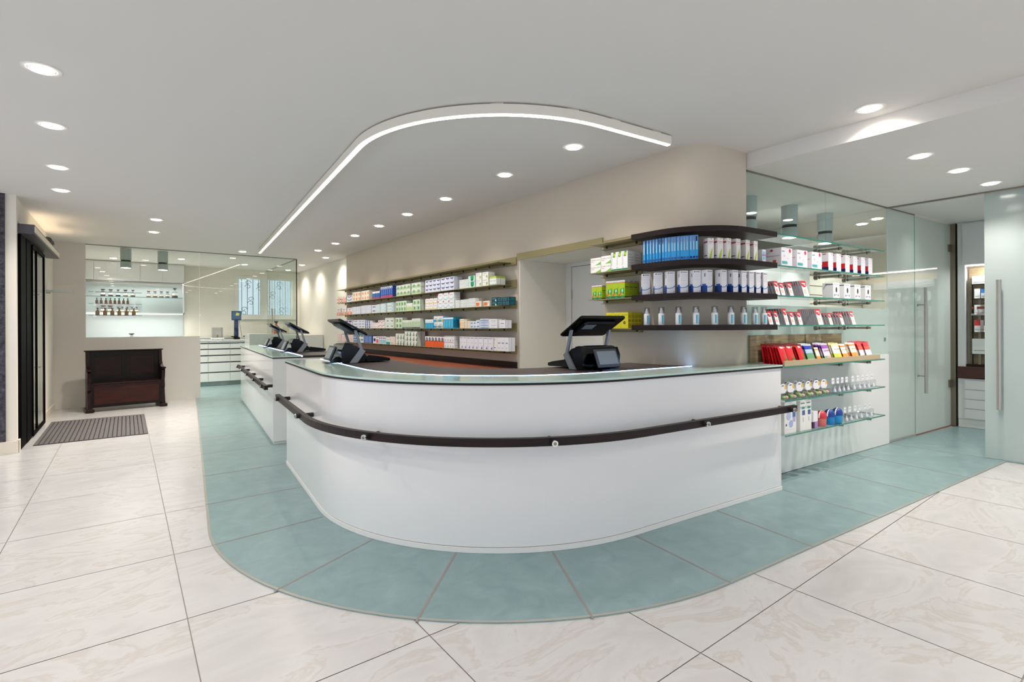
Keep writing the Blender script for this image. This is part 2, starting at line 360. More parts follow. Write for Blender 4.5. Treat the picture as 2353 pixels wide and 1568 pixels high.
# rails
def rail_on(thingo, pl_out, pl_in, z0, z1, name='rail'):
    w = MB(); w.prism(pl_out+pl_in[::-1], z0, z1, m_wenge); return w.build(name, thingo)
r1 = thing('handrail', 'curved dark wenge handrail around the front of the curved counter', 'handrail', (0, 0, 0))
rail_on(r1, path(.097, 5.19, 3.97), path(.062, 5.19, 3.97), .634, .680)
def stand(th, p, nrm, z=.654):
    nx, ny = nrm; w = MB()
    w.cyl((p[0], p[1], z), (p[0]+nx*.12, p[1]+ny*.12, z), .017, m_dark, 14); o = w.build('standoff', th)
    w = MB(); w.cyl((p[0]+nx*.12, p[1]+ny*.12, z), (p[0]+nx*.128, p[1]+ny*.128, z), .018, m_chrome, 16)
    w.cyl((p[0]+nx*.128, p[1]+ny*.128, z), (p[0]+nx*.130, p[1]+ny*.130, z), .009, m_bronze, 12); w.build('cap', o)
bX, bY = (cos(PH), -sin(PH)), (sin(PH), cos(PH))
for by in (5.02, 3.98): stand(r1, toa(.772, by), (-bX[0], -bX[1]))
for px, py in ((838, 1006), (1274, 1019)):
    q = tob(*atz(px, py, .654)); a = math.atan2(q[1]-3.8, q[0]-2.31); nb = (cos(a), sin(a)); nn = (nb[0]*bX[0]+nb[1]*bY[0], nb[0]*bX[1]+nb[1]*bY[1])
    stand(r1, toa(2.31+1.545*cos(a), 3.8+1.545*sin(a)), nn)
for px, py in ((1616, 976), (1798, 941)):
    q = tob(*atz(px, py, .654)); stand(r1, toa(q[0]*1.01, 2.258), (-bY[0], -bY[1]))
r2 = thing('handrail', 'short straight dark handrail on the front of the side counter', 'handrail', (0, 0, 0))
ya, yb = 6.0, 9.7
rail_on(r2, polyb((.672, ya), (.672, yb)), polyb((.707, ya), (.707, yb)), .634, .680)
for by in (6.2, 7.05, 7.9, 8.75, 9.55): stand(r2, toa(.775, by), (-bX[0], -bX[1]))

# ------------------------------------------------------------------ light track
ox, oy = toa(2.31, 3.8)
tr = thing('light_track', 'long curved suspended light line following the shape of the counter', 'ceiling light', (ox, oy, 2.7))
def tp(R, byl, bxr): return loc(path(R-1.54, byl, bxr))
w = MB(); w.prism(tp(1.265, 10.12, 2.99)+tp(1.22, 10.12, 2.99)[::-1], -.072, -.012, m_wall2); w.build('housing', tr)
w = MB(); w.prism(tp(1.256, 10.11, 2.985)+tp(1.229, 10.11, 2.985)[::-1], -.076, -.0725, m_led); w.build('diffuser', tr)
for q, a in ((toa(1.065, 8.5), 0), (toa(1.065, 6.3), 0), (toa(1.065, 4.2), 0), (toa(1.64, 2.76), .9), (toa(2.1, 2.58), 1.3), (toa(2.45, 2.56), pi/2), (toa(2.85, 2.56), pi/2)):
    w = MB(); T = Matrix.Translation((q[0]-ox, q[1]-oy, 0)) @ Matrix.Rotation(a-PH, 4, 'Z'); w.box(-.012, -.04, -.012, .012, .04, 0, m_wall2, T); w.build('bracket', tr)

# ------------------------------------------------------------------ recessed ceiling lights
w = MB(); w.lathe([(.060, -.002), (.063, -.0035), (.085, -.0035), (.088, 0)], m_ceil, 28); ring = w
def downlight(x, y, z, label, group, first=[None], watt=DOWN_W, tilt=(0, 0)):
    if first[0] is None:
        t = thing('downlight', label, 'ceiling light', (x, y, z), 0, group)
        a = MB(); n = 28
        for r0, z0, r1, z1, mt in ((.088, -.0005, .085, -.004, m_ceil), (.085, -.004, .06, -.004, m_ceil), (.06, -.004, .054, -.0015, m_dark)):
            vs = [(r0*cos(2*pi*i/n), r0*sin(2*pi*i/n), z0) for i in range(n)]+[(r1*cos(2*pi*i/n), r1*sin(2*pi*i/n), z1) for i in range(n)]
            a.add(vs, [(i, n+i, n+(i+1) % n, (i+1) % n) for i in range(n)], mt)
        a.build('trim_ring', t)
        a = MB(); a.lathe([(.054, -.009), (.054, -.0015)], m_lens, 24); a.build('lens', t); first[0] = t
    else: t = dup(first[0], (x, y, z), 0, label, group)
    if watt:
        L = bpy.data.lights.new('spot', 'SPOT'); L.energy = watt; L.spot_size = radians(120); L.spot_blend = 1; L.shadow_soft_size = .05; L.color = (1, .925, .85)
        lo = bpy.data.objects.new('spot', L); COL.objects.link(lo); lo.location = (x+tilt[0]*.01, y+tilt[1]*.01, z-.02)
        lo.rotation_euler = Vector((-tilt[0], -tilt[1], 1)).to_track_quat('Z', 'Y').to_euler()
    return t
G1 = 'recessed spots along the left of the ceiling'
for (x, y), l in zip(((-.358, 3.718), (-.406, 4.714), (-.467, 5.901), (-.521, 6.867)), ('nearest and largest of the left ceiling row', 'second nearest of the left ceiling row', 'third of the left ceiling row', 'farthest of the left row, before the entrance')):
    downlight(x, y, 2.7, 'round recessed ceiling spot, '+l, G1)
downlight(.314, 8.012, 2.7, 'round recessed ceiling spot of the middle pair, nearer one', 'pair of spots in the middle of the ceiling', watt=150)
downlight(.324, 9.067, 2.7, 'round recessed ceiling spot of the middle pair, farther one', 'pair of spots in the middle of the ceiling', watt=150)
downlight(1.711, 10.461, 2.7, 'recessed ceiling spot before the glass partition, beside the light track end', 'spots before the glass partition')
G2 = 'recessed spots along the shelf wall'
nm = ('nearest the curved wall and the light track end', 'second from the curved wall', 'third from the curved wall', 'fourth from the curved wall', 'fifth from the curved wall', 'sixth from the curved wall', 'seventh from the curved wall', 'eighth and farthest from the curved wall')
for y, l in zip((2.887, 3.793, 4.885, 5.836, 6.73, 7.66, 8.567, 9.537), nm): downlight(2.79, y, 2.7, 'round recessed spot of the shelf row, '+l, G2, watt=36)
for x, y, l in ((3.2, 10.424, 'over the left end of the carton shelves'), (3.15, 11.963, 'over the cream wall beside the glass partition'), (3.15, 13.2, 'deepest, over the wall beside the back window')):
    downlight(x, y, 2.7, 'small recessed ceiling spot '+l, 'spots washing the far cream wall', watt=26, tilt=(.35, 0))
G0 = 'added unseen ceiling spots lighting the front of the shop'  # unseen spots out of frame, added to brighten the front of the shop
for x, y in ((-.35, 2.72), (-.35, 1.72), (-.35, .72), (.9, -.3), (1.9, -.3), (2.9, -.3), (.9, -1.6), (1.9, -1.6), (2.9, -1.6)):
    downlight(x, y, 2.7, 'unseen recessed ceiling spot added to brighten the front of the shop', G0, watt=44)
downlight(3.84, 1.237, 2.7, 'recessed ceiling spot shining on the ceiling step', 'spots near the glass door', tilt=(.5, 0), watt=60)
for x, y, l in ((4.806, 1.223, 'nearest of three on the low ceiling'), (5.517, 1.143, 'middle one of three on the low ceiling'), (6.26, 1.079, 'farthest of three on the low ceiling, at the glass door')):
    downlight(x, y, 2.58, 'recessed ceiling spot, '+l, 'spots on the low ceiling')
def cyl_lamp(x, y, z, label, group, first=[None], watt=9):
    if first[0] is None:
        t = thing('cylinder_lamp', label, 'ceiling light', (x, y, z), 0, group)
        a = MB(); a.lathe([(.078, -.205), (.08, -.2), (.08, 0)], m_grey, 28); a.build('mount_body', t)
        a = MB(); a.lathe([(.07, -.235), (.07, -.205)], m_dark, 24); a.build('joint_ring', t)
        a = MB(); a.lathe([(.08, -.34), (.08, -.24), (.074, -.235)], m_grey, 28); a.lathe([(.068, -.3415), (.068, -.3405)], m_lens, 20); a.build('lamp_head', t); first[0] = t
    else: t = dup(first[0], (x, y, z), 0, label, group)
    L = bpy.data.lights.new('spot', 'SPOT'); L.energy = watt; L.spot_size = radians(80); L.spot_blend = .3; L.shadow_soft_size = .06
    lo = bpy.data.objects.new('spot', L); COL.objects.link(lo); lo.location = (x, y, z-.36); lo.rotation_euler = Vector((0, -.35, 1)).to_track_quat('Z', 'Y').to_euler()
cyl_lamp(0.0, 11.25, 2.7, 'grey cylinder ceiling lamp behind the laboratory glass, the one nearer the entrance', 'cylinder lamps in the laboratory', watt=45)
cyl_lamp(.54, 11.3, 2.7, 'grey cylinder ceiling lamp behind the laboratory glass, the one nearer the window', 'cylinder lamps in the laboratory', watt=45)
for bx, l in ((4.72, 'cut off by the curved wall'), (5.46, 'middle one of three'), (6.2, 'behind the joint of the glass')):
    cyl_lamp(*toa(bx, 3.05), 2.58, 'grey cylinder lamp behind the glass shelf wall, '+l, 'cylinder lamps behind the glass shelves')

# ================================================================== shelves on the long wall
SZ = (2.012, 1.762, 1.530, 1.280, 1.030)
shn = ('topmost', 'second from the top', 'middle', 'fourth from the top', 'lowest')
bk = MB(); bk.cyl((0, 0, -.022), (0, 0, 0), .009, m_dark, 8); bkm = None
def metal_shelf(y0, y1, z, label, group, rail0):
    global bkm
    t = thing('wall_shelf', label, 'shelf', (3.45, y0, z), 0, group)
    w = MB(); w.box(-.20, 0, -.006, -.004, (y1-y0)*.5-.001, 0, m_olive); w.box(-.20, (y1-y0)*.5+.001, -.006, -.004, y1-y0, 0, m_olive); w.build('board', t)
    w = MB(); w.box(-.014, rail0-y0, -.03, -.002, y1-y0, .055, m_olive); w.box(-.05, rail0-y0, -.034, -.002, y1-y0, -.030, m_olive); w.build('wall_rail', t)
    n = max(2, int((y1-y0)/.27))
    for k in range(n):
        if bkm is None: o = bk.build('bracket', t); bkm = o
        else: o = bkm.copy(); COL.objects.link(o); o.parent = t
        o.location = (-.055, .08+(y1-y0-.16)*k/(n-1), -.0065)
for z, n in zip(SZ, shn): metal_shelf(4.56, 9.93, z, 'long champagne metal shelf on the back wall, %s of the long stack' % n, 'long metal shelves', 4.47)
for z, n in zip(SZ[:4], ('topmost', 'second', 'third', 'lowest')): metal_shelf(2.69, 3.18, z, 'short champagne metal shelf joined to the dark curved shelves, %s of them' % n, 'short metal shelves', 2.75)
w = MB(); w.box(3.436, 3.19, 2.03, 3.4485, 4.46, 2.10, m_olive); tag(w.build('header_rail'), 'champagne metal strip along the wall above the doorway behind the counter', 'wall rail')
# dark curved shelves
for z, n in zip((2.025, 1.785, 1.542, 1.305), ('topmost, above the blue cartons', 'second, carrying the blue cartons', 'third, carrying the white and blue cartons', 'lowest, carrying the spray bottles')):
    t = thing('curved_shelf', 'dark wenge curved wall shelf, '+n, 'shelf', (3.6, 2.3, z), 0, 'dark curved shelves')
    pl = [(3.21, 2.672)]+corner(.49)+[toa(3.86, 2.252), toa(3.86, 2.488)]+corner(.254)[::-1]+[(3.446, 2.672)]
    w = MB(); w.prism([(x-3.6, y-2.3) for x, y in pl], -.040, 0, m_wenge); w.build('board', t)
# glass shelf wall
GW = 2.53
gs = thing('glass_wall', 'glass wall panels behind the glass shelves, frosted in the lower part', 'glass partition', toa(3.84, GW)+(0,), -PH)
for x0, x1 in ((0, 1.31), (1.316, 2.59)):
    w = MB(); w.box(x0, -.005, 1.47, x1, .005, 2.572, m_glass); w.build('pane', gs)
    w = MB(); w.box(x0, -.005, .98, x1, .005, 1.47, m_film); w.build('frosted_pane', gs)
w = MB(); w.box(0, -.01, 2.572, 2.6, .01, 2.58, m_bronze); w.build('top_rail', gs)
w = MB()
for x, z in ((.22, 1.14), (2.52, 1.14)): w.cyl((x, -.012, z), (x, -.006, z), .022, m_chrome, 18)
w.build('fixing', gs)
lp = thing('panel_plinth', 'tall white base panel below the glass wall with glass shelves', 'wall panel', toa(3.95, GW)+(0,), -PH)
w = MB(); w.box(0, -.02, .01, 2.48, .4, .978, m_whitem); w.build('panel', lp)
GZ = (2.012, 1.768, 1.533, 1.300, .972, .705, .432)
gn = ('topmost, empty', 'second, with tall white cartons', 'third, with leaning card packs', 'fourth, with rows of red topped packs', 'fifth, carrying the sweets tray', 'sixth, with soother packs', 'lowest, with feeding bottles')
for k, (z, n) in enumerate(zip(GZ, gn)):
    x0 = 3.862 if k < 4 else 3.945
    t = thing('glass_shelf', 'glass shelf with green edge on the glass wall, '+n, 'shelf', toa(x0, GW)+(z,), -PH, 'glass shelves')
    L = 5.66-x0
    w = MB(); w.box(0, -.285, -.010, L, -.055, -.0005, m_clear if 0 else m_glass); w.build('board', t)
    w = MB(); w.box(0, -.2875, -.0105, L, -.285, 0, m_edge); w.box(L, -.2875, -.0105, L+.002, -.055, 0, m_edge); w.build('edge', t)
    for x in (4.93, 5.46):
        w = MB(); T = Matrix.Translation((x-x0, 0, -.028))
        w.cyl((0, -.008, 0), (0, -.03, 0), .021, m_bronze, 16, T=T); w.cyl((0, -.03, 0), (0, -.25, 0), .012, m_steel, 14, T=T); w.cyl((0, -.22, 0), (0, -.226, 0), .014, m_dark, 14, T=T)
        w.cyl((0, -.052, 0), (0, -.058, 0), .0145, m_dark, 14, T=T); w.cyl((0, -.23, .012), (0, -.23, .017), .008, m_chrome, 10, T=T); w.build('bracket', t)

# ================================================================== cartons
KIND = {}
def carton(kind, w, d, h, base, art=(), side=(), top=None):
    key = (kind, round(w, 4), round(h, 4), round(d, 4))
    if key in KIND: return KIND[key]
    b = MB(); b.box(-w/2, .0003, 0, w/2, d, h, hexm(base))
    for a in art:
        if a[0] == 'r': x0, y0, x1, y1, c = a[1:]; b.quad([((x-.5)*w, -.0002, z*h) for x, z in ((x0, y0), (x1, y0), (x1, y1), (x0, y1))], hexm(c))
        elif a[0] == 'p': b.quad([((x-.5)*w, -.0004, z*h) for x, z in a[1]], hexm(a[2]))
        elif a[0] == 'o': x, z, rx, c = a[1:]; b.quad([((x-.5)*w+rx*w*cos(i*pi/6), -.0005, z*h+rx*w*sin(i*pi/6)) for i in range(12)], hexm(c))
        elif a[0] == 'e': x, z, rx, rz, c = a[1:]; b.quad([((x-.5)*w+rx*w*cos(i*pi/6), -.0005, z*h+rz*h*sin(i*pi/6)) for i in range(12)], hexm(c))
        elif a[0] == 't': put_text(b, a[1], (a[2]-.5)*w, a[3]*h, a[4]*h, hexm(a[5]), -.0008, width=a[6]*w)
        elif a[0] == 'v': put_text(b, a[1], (a[2]-.5)*w, a[3]*h, a[4]*w, hexm(a[5]), -.0008, vert=True, width=a[6]*h)
    for sx in (-1, 1):
        for x0, y0, x1, y1, c in side: b.quad([(sx*(w/2+.0003), x*d, z*h) for x, z in ((x0, y0), (x1, y0), (x1, y1), (x0, y1))], hexm(c))
    if top: b.quad([(-w/2, .0003, h+.0002), (w/2, .0003, h+.0002), (w/2, d, h+.0002), (-w/2, d, h+.0002)], hexm(top))
    # front sheet behind the print keeps the bevelled look of folded board
    me = b.build('tmp'); m = me.data; bpy.data.objects.remove(me); KIND[key] = m; return m
def put(mesh, name, x, y, z, rz, label, cat, group):
    o = bpy.data.objects.new(name, mesh); COL.objects.link(o); o.location = (x, y, z); o.rotation_euler.z = rz; return tag(o, label, cat, group)
GRN, PL = '#6fa35a', '#e4e6ea'
DES = {  # kind: (body, front art, side art, colour words)
 'salmon': ('#eee6e2', [('p', [(0, 0), (1, 0), (1, .35), (.5, .55), (.1, .4)], '#e5805f'), ('o', .5, .3, .22, '#f0b8a0'), ('r', .2, .75, .8, .85, '#8d93a8')], [], 'white carton with a salmon swirl'),
 'navyw': ('#e6e8ee', [('p', [(.1, .9), (.5, .5), (.9, .95), (.9, .6), (.5, .3), (.1, .6)], '#3e4a78')], [], 'white carton with a dark blue swoosh'),
 'orange': ('#f0e6da', [('r', .45, .05, .8, .8, '#eeb070'), ('e', .6, .45, .3, .2, '#e8964a'), ('r', .1, .85, .9, .95, '#f4f2ee')], [], 'white carton with a pale orange figure'),
 'bluesm': ('#2f66a8', [('r', 0, .75, 1, 1, '#eef0f4'), ('r', 0, 0, 1, .2, '#b03a78')], [], 'small blue carton with a magenta foot'),
 'bluetall': ('#27479a', [('r', .1, .78, .9, .98, '#e9edf5'), ('r', .3, .3, .7, .74, '#4f7fd0'), ('r', 0, 0, 1, .2, '#b8356c'), ('o', .5, .86, .2, '#2a3f88')], [], 'tall dark blue carton with white cap field'),
 'greenw': ('#e4eadf', [('r', 0, .1, 1, .55, '#b5cf9c'), ('e', .55, .5, .3, .25, '#7fa978'), ('r', .1, .82, .9, .92, '#cfd8cc')], [(.1, .1, .9, .3, '#c9b6a4')], 'white and pale green carton'),
 'navypat': ('#dfe4f3', [('p', [(.12, .82), (.3, .5), (.6, .55), (.95, .85), (.9, .95), (.6, .7), (.4, .65), (.3, .85)], '#343a6a'), ('r', .3, .55, .85, .78, '#49507e'), ('r', .55, .3, .7, .45, '#c65a66')], [], 'pale blue carton with a navy emblem'),
 'whiteg': ('#eef0ee', [('r', .1, .4, .9, .5, '#a9b8ae'), ('r', .1, .65, .6, .72, '#9aa8a0'), ('r', 0, .02, 1, .08, '#9cc9a4')], [], 'small plain white carton with green print'),
 'greenball': ('#cfe6dc', [('o', .6, .68, .26, '#2f9c68'), ('r', .1, .5, .9, .56, '#e9f4ee'), ('e', .6, .28, .2, .15, '#2f9c68')], [], 'mint carton with a green ball'),
 'pearw': ('#ebeae3', [('e', .75, .35, .12, .22, '#9fb04c'), ('r', .1, .8, .75, .86, '#9c9aa2'), ('r', .1, .55, .5, .6, '#a9a7ac')], [], 'tall white carton with a small green fruit'),
 'limetop': ('#e9ece6', [('r', 0, .78, 1, 1, '#b7cf4f'), ('r', .12, .45, .88, .5, '#8f93a3'), ('r', 0, 0, 1, .1, '#8fc59a')], [(0, .78, 1, 1, '#a7c22f')], 'white carton with a lime green top band'),
 'pale': ('#dfe2ea', [('r', .1, .25, .9, .32, '#aab6d8'), ('r', .15, .55, .8, .6, '#c2a9c8'), ('r', .2, .75, .6, .82, '#9fc0cf')], [], 'pale grey blue carton'),
 'navysq': ('#eceaf0', [('r', .2, .3, .85, .75, '#4c58a0'), ('r', .35, .4, .7, .6, '#dfe3f2')], [], 'white carton with a navy square'),
 'tealstripe': ('#e2ecec', [('r', .05, .75, .95, .85, '#7fbcc6'), ('r', .05, .15, .95, .25, '#8cc6cd'), ('r', .8, .35, .9, .7, '#4d9aa6')], [], 'white carton with turquoise stripes'),
 'green': ('#dde8d6', [('r', .1, .1, .45, .85, '#a7cd8c'), ('e', .6, .45, .2, .32, '#4f9158'), ('r', 0, .9, 1, 1, '#f0f2ee')], [(.2, .1, .3, .9, '#4c6b50')], 'white and green carton'),
 'limesm': ('#dfe9c8', [('r', 0, .7, 1, 1, '#f3f4f0'), ('r', .1, .1, .9, .5, '#bcd48c')], [], 'short light lime carton'),
 'yellowarc': ('#f3f0e8', [('p', [(.0, .35), (.3, .2), (.7, .2), (1, .4), (1, .3), (.7, .08), (.3, .08), (0, .22)], '#e2c25a'), ('r', .1, .6, .9, .66, '#a39cc0'), ('p', [(0, 1), (.2, 1), (0, .8)], '#d0527c')], [], 'white carton with yellow arc and red corner'),
 'tealarc': ('#eff0f2', [('p', [(.05, .5), (.3, .2), (.7, .2), (.95, .5), (.95, .4), (.7, .1), (.3, .1), (.05, .4)], '#8fc3cb'), ('r', .2, .65, .8, .72, '#9fb3bd'), ('p', [(0, 1), (.25, 1), (0, .7)], '#cb3d66')], [(.1, .3, .9, .36, '#d5c3c6')], 'large white carton with turquoise arc'),
 'orangebox': ('#f1e4d6', [('r', .08, .15, .6, .75, '#ec7a45'), ('p', [(.6, .15), (.9, .8), (.8, .8), (.5, .2)], '#efb262')], [], 'cream carton with an orange block'),
 'petrol': ('#0f4552', [('r', .1, .6, .75, .75, '#3aa39b'), ('o', .75, .25, .1, '#e4eeee')], [(.2, .2, .8, .8, '#12606a')], 'dark petrol carton with turquoise print'),
 'purple': ('#e6e0ec', [('r', .1, .5, .9, .9, '#473a86'), ('r', .2, .1, .7, .3, '#8d80ba')], [], 'white and violet carton'),
 'bluemouth': ('#e9ebf2', [('p', [(.1, .7), (.9, .7), (.7, .35), (.3, .35)], '#5662a0'), ('p', [(.2, .7), (.8, .7), (.5, .52)], '#eceef6')], [], 'white carton with a blue crescent'),
 'bluedot': ('#e9ebf2', [('o', .5, .5, .28, '#3d4c92')], [], 'white carton with a dark blue dot'),
 'redline': ('#f0eaea', [('r', 0, .55, .75, .62, '#c24a62'), ('r', .1, .2, .9, .25, '#c9b8bb')], [], 'low white carton with a red line'),
 'redarc': ('#f1ebeb', [('p', [(0, .4), (.5, .75), (1, .8), (1, .7), (.5, .6), (0, .25)], '#cc4a63')], [], 'white carton with a red curve'),
 'greyarc': ('#e6ebe4', [('p', [(.2, .3), (.5, .5), (.9, .5), (.7, .2), (.6, .3), (.5, .4)], '#6d7a70'), ('r', 0, .8, 1, .86, '#a8c4a2')], [], 'white green carton with a grey arc'),
 'greennarrow': ('#dbe6d2', [('r', .2, .1, .8, .7, '#a9c89c'), ('r', 0, 0, 1, .12, '#3b4468'), ('r', 0, .85, 1, 1, '#eef1ec')], [], 'narrow pale green carton with a dark foot'),
 'cyan': ('#25a3cf', [('r', 0, .62, 1, 1, '#eef3f6'), ('r', .15, .72, .85, .78, '#8fa6b5'), ('e', .5, .3, .1, .1, '#7fd0e8')], [(0, 0, 1, .62, '#1c8fb8')], 'white and cyan carton'),
 'cyan2': ('#eef3f6', [('r', 0, .05, .65, .45, '#1f9fd0'), ('r', .65, .05, 1, .45, '#efb03a'), ('r', .2, .6, .8, .7, '#9a7f96')], [], 'white carton with cyan and amber squares'),
 'cyantall': ('#2aa6d2', [('r', 0, .82, 1, .95, '#eef3f6'), ('r', .2, .1, .8, .7, '#55bede'), ('o', .4, .6, .1, '#d97a9a')], [(0, .1, 1, .75, '#0f7ea8')], 'tall cyan carton'),
 'yellowb': ('#f2ead8', [('r', .1, .55, .9, .7, '#efc56a'), ('r', 0, 0, .18, 1, '#f2a75a'), ('r', .2, .2, .8, .25, '#a6a0b8')], [], 'cream carton with yellow print'),
 'bluewave': ('#e8ecf2', [('p', [(.1, .3), (.5, .6), (.95, .5), (.7, .25)], '#4c86c4'), ('r', .2, .75, .8, .8, '#8fa6cc')], [], 'white carton with a blue wave'),
 'bluestripe': ('#e6ebf3', [('r', .05, .1, .95, .35, '#4b86c6'), ('r', .3, .7, .9, .78, '#b4756a'), ('r', .1, .55, .6, .62, '#7193c8')], [], 'flat white carton with a blue stripe'),
 'whitelila': ('#edecf1', [('r', .25, .55, .85, .63, '#8c8cb8'), ('r', .25, .2, .7, .24, '#b5b5c4')], [(.45, 0, .5, 1, '#c9bcc0')], 'plain white carton with lilac print'),
 'pink': ('#f0e4e4', [('r', .1, .6, .9, .75, '#d9a2b0'), ('p', [(.1, .1), (.9, .5), (.9, .35), (.3, .1)], '#dd8c7a')], [], 'pale pink carton'),
 'bluesq': ('#dfe7f0', [('r', .05, .15, .95, .85, '#3d7fc0'), ('r', .2, .4, .8, .5, '#8fb9de')], [], 'blue and white carton'),
 'tealsq': ('#eef2f1', [('r', .08, .55, .92, .95, '#1f8a90'), ('e', .5, .25, .15, .12, '#d98a92')], [], 'white carton with a petrol square'),
 'bluelines': ('#3b62ac', [('r', .2, .1, .8, .9, '#7d9bd4')], [(0, 0, 1, 1, '#20356e')], 'narrow blue carton'),
 'cyanlight': ('#e6edf2', [('r', .1, .1, .9, .55, '#8fcbe6'), ('r', .1, .7, .8, .85, '#8a4a78')], [], 'white carton with a light blue field'),
 'redsq': ('#efeaee', [('r', .1, .1, .9, .6, '#e0656c'), ('r', .1, .8, .8, .9, '#8a6a98')], [], 'white carton with a coral field'),
 'tealfoot': ('#edf0ef', [('r', 0, 0, 1, .3, '#159a9a'), ('r', 0, .92, 1, 1, '#5c2a44'), ('r', .15, .6, .85, .66, '#a9b4b4')], [], 'white carton with a turquoise foot'),
 'plaincream': ('#e9e0d6', [('r', .2, .15, .5, .25, '#e0896a')], [], 'plain cream carton'),
 'greenslash': ('#edefe9', [('p', [(.62, 0), (1, 0), (1, 1), (.78, .6)], '#1f7a48'), ('r', .15, .2, .45, .3, '#c9634e')], [(.3, 0, .36, 1, '#b0a69c')], 'white carton with a dark green slash'),
 'orangeb': ('#ee5f1c', [('r', 0, .62, 1, 1, '#eef0f2'), ('o', .55, .72, .34, '#22306a'), ('o', .45, .72, .26, '#dfe6f0')], [(0, 0, 1, .6, '#e0511a')], 'orange carton with a blue ring'),
 'drop': ('#eceef0', [('p', [(.5, .5), (.62, .2), (.5, .1), (.38, .2)], '#33566e'), ('r', 0, .9, 1, .96, '#c6606a')], [(.1, .4, .9, .46, '#c5a0a4')], 'white carton with a blue drop'),
 'sail': ('#e9e9f1', [('p', [(.55, .08), (.85, .08), (.8, .3)], '#3a3f9c'), ('r', .1, .88, .9, .93, '#8d90b4'), ('r', .25, .5, .6, .54, '#a9c6e6')], [], 'tall white carton with a small blue sail'),
 'blacktext': ('#eceae8', [('r', .1, .75, .25, .92, '#33333a'), ('r', .1, .2, .5, .26, '#33333a'), ('r', .1, .5, .16, .7, '#55555c')], [(.2, .2, .8, .24, '#b9b6b4'), (.2, .5, .8, .54, '#b9b6b4'), (.2, .8, .7, .84, '#b9b6b4')], 'tall white carton with black print'),
}
Z3 = lambda x, y: (750+x/5.115, 580+y/5.115)
rown = {1: 'upper shelf', 2: 'second laden shelf', 3: 'third laden shelf', 4: 'bottom shelf'}
